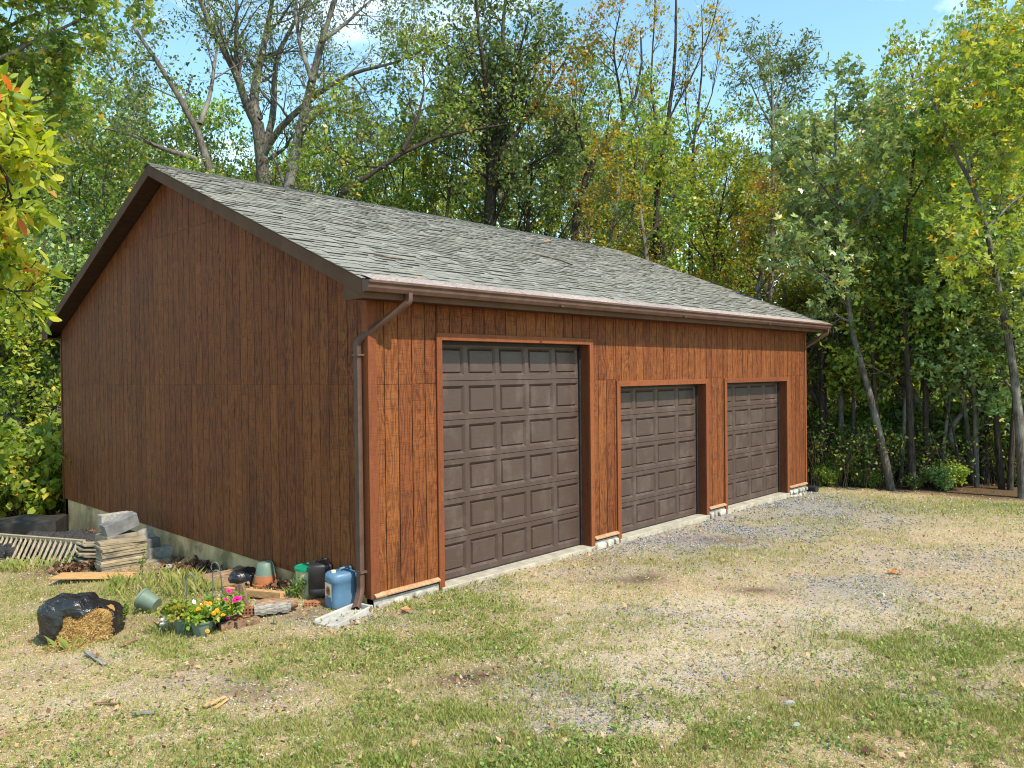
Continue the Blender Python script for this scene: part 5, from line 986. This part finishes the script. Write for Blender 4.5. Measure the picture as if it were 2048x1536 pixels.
fleaf('bright orange fallen leaf lying on the gravelly lawn', 1789, 1149, .17, 'litter', 1.0, 1); fleaf('dark green fallen leaf curled on the lawn', 1936, 1356, .13, 'oak', .2, 3); fleaf('rust red fallen leaf by the stone veneer', 815, 1228, .14, 'litter', .97, 4); fleaf('purple-brown fallen leaf in the dry grass', 1730, 1508, .10, 'litter', .05, 5)
for i, (px, py, s) in enumerate(((1763, 1192, .09), (1818, 1261, .07), (1577, 1412, .10), (1592, 1455, .07), (1500, 1440, .05))):
    o = MB().obox((0, 0, .0), (s, s*.7, s*.4)).build('pale_stone', MT['splash'], loc=at(px, py)+Vector((0, 0, s*.15)), rot=(.1, .1, i*1.1), bevel=s*.12, seg=2, jit=s*.06, smooth=60); tag(o, ('white stone in the pale gravel patch', 'small white stone in yellow-green grass', 'broad cream stone in dry grass', 'cream pebble below the broad cream stone', 'tan pebble on the sandy track')[i], 'stone')

# ------------------------------------------------------------------ lawn, gravel, litter
def inview(x, y, mrg=160):
    z = G(x, y); px, py, d = to_px(np.stack([x, y, z], 1)); return (px > -mrg-120) & (px < 2048+mrg) & (py < 1536+140) & (d > 1)
def scatter(n, seed, x0=-9, x1=18, y0=-8, y1=9):
    """points spread evenly over the picture's ground, thinning out with distance"""
    rg = np.random.default_rng(seed); u = rg.uniform(-200, 2250, n); dinv = rg.uniform(1/30., 1/3.6, n); d = 1/dinv
    r = FW[None, :2]+RT[None, :2]*((u-1024)/FPX)[:, None]; x = CAM[0]+r[:, 0]*d; y = CAM[1]+r[:, 1]*d; keep = inview(x, y) & ~((x > -.05) & (x < L+.05) & (y > -.06)); return x[keep], y[keep], d[keep], rg
def hgt(x, y): return G(x, y)+.02*(fbm(x*3.1, y*3.1)-.5)
def blades(n, seed, dens, h, wd, tintf, lean=.6):
    x, y, d, rg = scatter(n, seed); gr, gv, sa_, so_, wo = maps(x, y); p = dens(x, y, gr, gv, sa_, so_, wo, d); k = rg.random(len(x)) < p; x, y, d = x[k], y[k], d[k]; gr, gv, sa_, so_, wo = (q[k] for q in (gr, gv, sa_, so_, wo)); K = len(x); z = hgt(x, y)-.004
    an = rg.uniform(0, 6.28, K); hh = h(x, y, gr, rg, K); w = wd*rg.uniform(.7, 1.3, K)*np.clip(d/7, .8, 2.2); le = rg.uniform(.1, 1, K)*lean*hh; dx = np.cos(an); dy = np.sin(an); a2 = rg.uniform(0, 6.28, K); b = np.stack([x, y, z], 1); s_ = np.stack([np.cos(a2)*w/2, np.sin(a2)*w/2, 0*w], 1)
    mid = b+np.stack([dx*le*.3, dy*le*.3, hh*.6], 1); tip = b+np.stack([dx*le, dy*le, hh], 1); V = np.stack([b-s_, b+s_, mid+s_*.8, tip], 1)
    V2 = np.stack([b-s_, mid+s_*.8, tip, mid-s_*.8], 1); T = np.clip(tintf(x, y, gr, rg, K), 0, 1); V = np.stack([b-s_, b+s_, tip+s_*.15, mid-s_*.6], 1); return V.reshape(-1, 3), np.arange(4*K).reshape(K, 4), T
clumpy = lambda x, y: sstep(.36, .62, fbm(x*3.3+9, y*3.3+2, 3))
V, F, T = blades(1000000, 61, lambda x, y, g, v, s, o, w, d: (.40+.9*g+.25*sstep(13, 20, d))*(.15+.85*clumpy(x*1.6, y*1.6))*(1-.8*v)*(1-.75*s)*(1-o)*(1-w), lambda x, y, g, rg, K: rg.uniform(.018, .055, K)*(.8+.5*g), .0055, lambda x, y, g, rg, K: (.56-.20*g)+.18*rg.normal(size=K)+.35*(fbm(x*.9, y*.9)-.5))
tag(link('grass', np_mesh('grass', V, F, T), MT['grass']), 'patchy short yellow-green grass across the yard', 'grass', kind='stuff')
V, F, T = blades(420000, 62, lambda x, y, g, v, s, o, w, d: .8*(1-.7*v)*(1-.6*o)*(1-.9*w)*(.3+.7*clumpy(x+40, y)), lambda x, y, g, rg, K: rg.uniform(.006, .022, K), .006, lambda x, y, g, rg, K: .82+.14*rg.normal(size=K), lean=4.5)
tag(link('dry_grass', np_mesh('dry_grass', V, F, T), MT['grass']), 'dead straw-coloured grass matted on the soil', 'grass', kind='stuff')
TALL = [blob(*b) for b in ((60, 1140, 1.3, .35, 1), (300, 1170, .95, .45, 1), (390, 1190, .5, .4, .8), (230, 1190, .9, .4, .6), (120, 1294, .45, .06, .6), (330, 1270, .9, .2, .5), (560, 1195, .35, .2, .5), (600, 1200, .3, .2, .7), (270, 1225, .5, .3, .6), (560, 1250, .3, .12, .5))]
V, F, T = blades(700000, 63, lambda x, y, g, v, s, o, w, d: .9*sstep(.25, .7, field(TALL, x, y, .3))*(.35+.65*clumpy(x+11, y+5))*((x < -.03)|(y < -.1)), lambda x, y, g, rg, K: rg.uniform(.07, .24, K)*sstep(.1, .7, field(TALL, x, y, .3)), .0042, lambda x, y, g, rg, K: .3+.2*rg.normal(size=K)+.5*(fbm(x*1.7, y*1.7)-.45), lean=.8)
tag(link('tall_grass', np_mesh('tall_grass', V, F, T), MT['grass']), 'taller unmown grass around the clutter beside the gable', 'grass', kind='stuff')
x, y, d, rg = scatter(90000, 64); gr, gv, sa_, so_, wo = maps(x, y); k = rg.random(len(x)) < (.05+.55*gr*sstep(.45, .6, fbm(x*1.3+70, y*1.3, 3)))*(1-gv)*(1-wo); x, y = x[k], y[k]; b = np.stack([x, y, hgt(x, y)+.012], 1); V, F, T = leaves(np.stack([b, b+[[0, 0, .02]]], 1), 3, .032, rg, .018, 2.0)
tag(link('weeds', np_mesh('weeds', V, F, T), MT['weed']), 'small flat clover leaves spread through the lawn', 'weeds', kind='stuff')
x, y, d, rg = scatter(60000, 65); gr, gv, sa_, so_, wo = maps(x, y); k = rg.random(len(x)) < (.05+.05*sstep(.5, .7, fbm(x, y))+.3*so_*(x < .2)+.28*wo+.06*(gv > .2)+.16*((y > -.5) & (y < 0)))*np.clip(d/9, .5, 1.3); x, y = x[k], y[k]; b = np.stack([x, y, hgt(x, y)+.012], 1); V, F, T = leaves(np.stack([b, b+[[0, 0, .012]]], 1), 1, .05, rg, .012, 2.2, clump=.3)
tag(link('leaf_litter', np_mesh('leaf_litter', V, F, np.clip(T*.6+.42, 0, .96)), MT['litter']), 'brown and tan dead leaves scattered over the yard', 'leaf litter', kind='stuff')
rg = np.random.default_rng(66); hp = []
for (px, py, rr, n_, hh) in ((165, 1136, .35, 900, .05), (178, 1098, .3, 700, .30), (415, 1126, .5, 700, .05), (575, 1168, .35, 400, .03), (395, 1140, .4, 500, .04)):
    c = at(px, py); q = rg.normal(size=(n_, 2))*rr*.55; z = G(c.x+q[:, 0], c.y+q[:, 1])+hh*np.exp(-(q**2).sum(1)/(rr*rr))*rg.random(n_)**.4+.01; ok = c.x+q[:, 0] < 0; hp.append(np.stack([c.x+q[:, 0], c.y+q[:, 1], z], 1)[ok])
hp = np.concatenate(hp); V, F, T = leaves(np.stack([hp, hp+[[0, 0, .02]]], 1), 1, .075, rg, .02, 1.2); tag(link('leaf_drift', np_mesh('leaf_drift', V, F, T*.55), MT['litter']), 'drifts of rusty brown dead leaves along the foundation', 'leaf litter', kind='stuff')
# gravel
x, y, d, rg = scatter(360000, 67); gr, gv, sa_, so_, wo = maps(x, y); k = rg.random(len(x)) < (.07+.75*gv**1.3*sstep(.3, .55, fbm(x*2.4+3, y*2.4))+.05*sa_)*(1-wo)*np.clip(d/12, .35, 1.4); x, y, d = x[k], y[k], d[k]; K = len(x); s = rg.uniform(.006, .017, K)*np.clip(d/9, .85, 1.7)
oc = np.array([[1, 0, 0], [0, 1, 0], [-1, 0, 0], [0, -1, 0], [0, 0, .75], [0, 0, -.6]]); of = np.array([[0, 1, 4], [1, 2, 4], [2, 3, 4], [3, 0, 4], [1, 0, 5], [2, 1, 5], [3, 2, 5], [0, 3, 5]]); an = rg.uniform(0, 6.28, K); c_, s_ = np.cos(an), np.sin(an); V = oc[None]*s[:, None, None]*rg.uniform(.6, 1.35, (K, 6, 1)); X = V[:, :, 0]*c_[:, None]-V[:, :, 1]*s_[:, None]; Y = V[:, :, 0]*s_[:, None]+V[:, :, 1]*c_[:, None]; V = np.stack([X+x[:, None], Y+y[:, None], V[:, :, 2]+(hgt(x, y)+s*.25)[:, None]], -1)
F = (of[None]+(np.arange(K)*6)[:, None, None]).reshape(-1, 3); T = np.repeat(np.clip(.45+.25*rg.normal(size=K)+.42*(gv[k] < .15), 0, 1), 8); tag(link('gravel', np_mesh('gravel', V.reshape(-1, 3), F, T), MT['pebble']), 'loose blue-grey gravel in front of the garage doors', 'gravel', kind='stuff')

# weeds against the foundation, twigs and leaves on the roof
def weed_plant(label, loc, h, n_, seed, leafm='weed', sz=.07):
    rg = np.random.default_rng(seed); P = np.zeros((n_, 5, 3)); s = np.linspace(0, 1, 5); an = rg.uniform(0, 6.28, n_); o_ = rg.uniform(.05, .3, n_)*h
    P[:, :, 0] = (np.cos(an)*o_)[:, None]*s**1.5; P[:, :, 1] = (np.sin(an)*o_)[:, None]*s**1.5; P[:, :, 2] = (h*rg.uniform(.6, 1, n_))[:, None]*s; t = thing('weed', label, 'weed', loc)
    link('stems', np_mesh('stems', *tubes(P, np.full((n_, 5), .003), 3)), MT['weed'], t); V, F, T = leaves(P, 9, sz, rg, .01, .5, 'narrow', .25); link('foliage', np_mesh('foliage', V, F, T), MT[leafm], t)
for lab, px, py, h, n_, sd in (('tall pale weed stalk against the gable wall behind the bucket', 588, 1168, .62, 4, 1), ('leafy weed growing from the foot of the pale foundation', 455, 1136, .30, 6, 2), ('bushy green weed at the foundation behind the lumber offcut', 385, 1108, .34, 9, 3), ('grassy weed clump between the bucket and the log', 596, 1200, .28, 12, 4), ('green weed sprouting by the railing panel end', 142, 1138, .25, 9, 5), ('weed sprouting beside the straw bale', 250, 1240, .2, 10, 6), ('pale dry weed stalk before the slab stack', 282, 1150, .42, 3, 7)):
    weed_plant(lab, at(px, py), h, n_, sd)
def on_roof(px, py):
    r = ray(px, py); k = (roof_z(0)-CAM[2]+SLP*CAM[1])/(r[2]-SLP*r[1]); return Vector(CAM+r*k)+Vector((0, 0, .03))
for lab, pts in (('dark crooked twig lying across the upper shingles', ((1062, 509), (1095, 517), (1125, 525), (1145, 533))), ('thin dark twig lying on the shingles near the gable', ((748, 514), (775, 519), (805, 523)))):
    q = [on_roof(*p) for p in pts]; m = MB(); m.tube([p-q[0] for p in q], .011, 6); tag(m.build('twig', MT['twig'], loc=q[0]), lab, 'twig')
for i, (px, py, lab) in enumerate(((857, 482, 'tan leaf lying alone on the mid shingles'), (1090, 487, 'orange-tan leaf lying just below the ridge'), (826, 555, 'tan leaf lying above the near gutter'), (1268, 562, 'pinkish leaf lying low on the far shingles'))):
    rg = np.random.default_rng(80+i); V, F, T = leaves(np.array([[[0, 0, 0], [.01, 0, .005]]]), 1, .15, rg, 0, 3.0, 'lobed'); tag(link('roof_leaf', np_mesh('roof_leaf', V, F, np.full(len(F), .7)), MT['litter'], loc=on_roof(px, py)), lab, 'leaf')
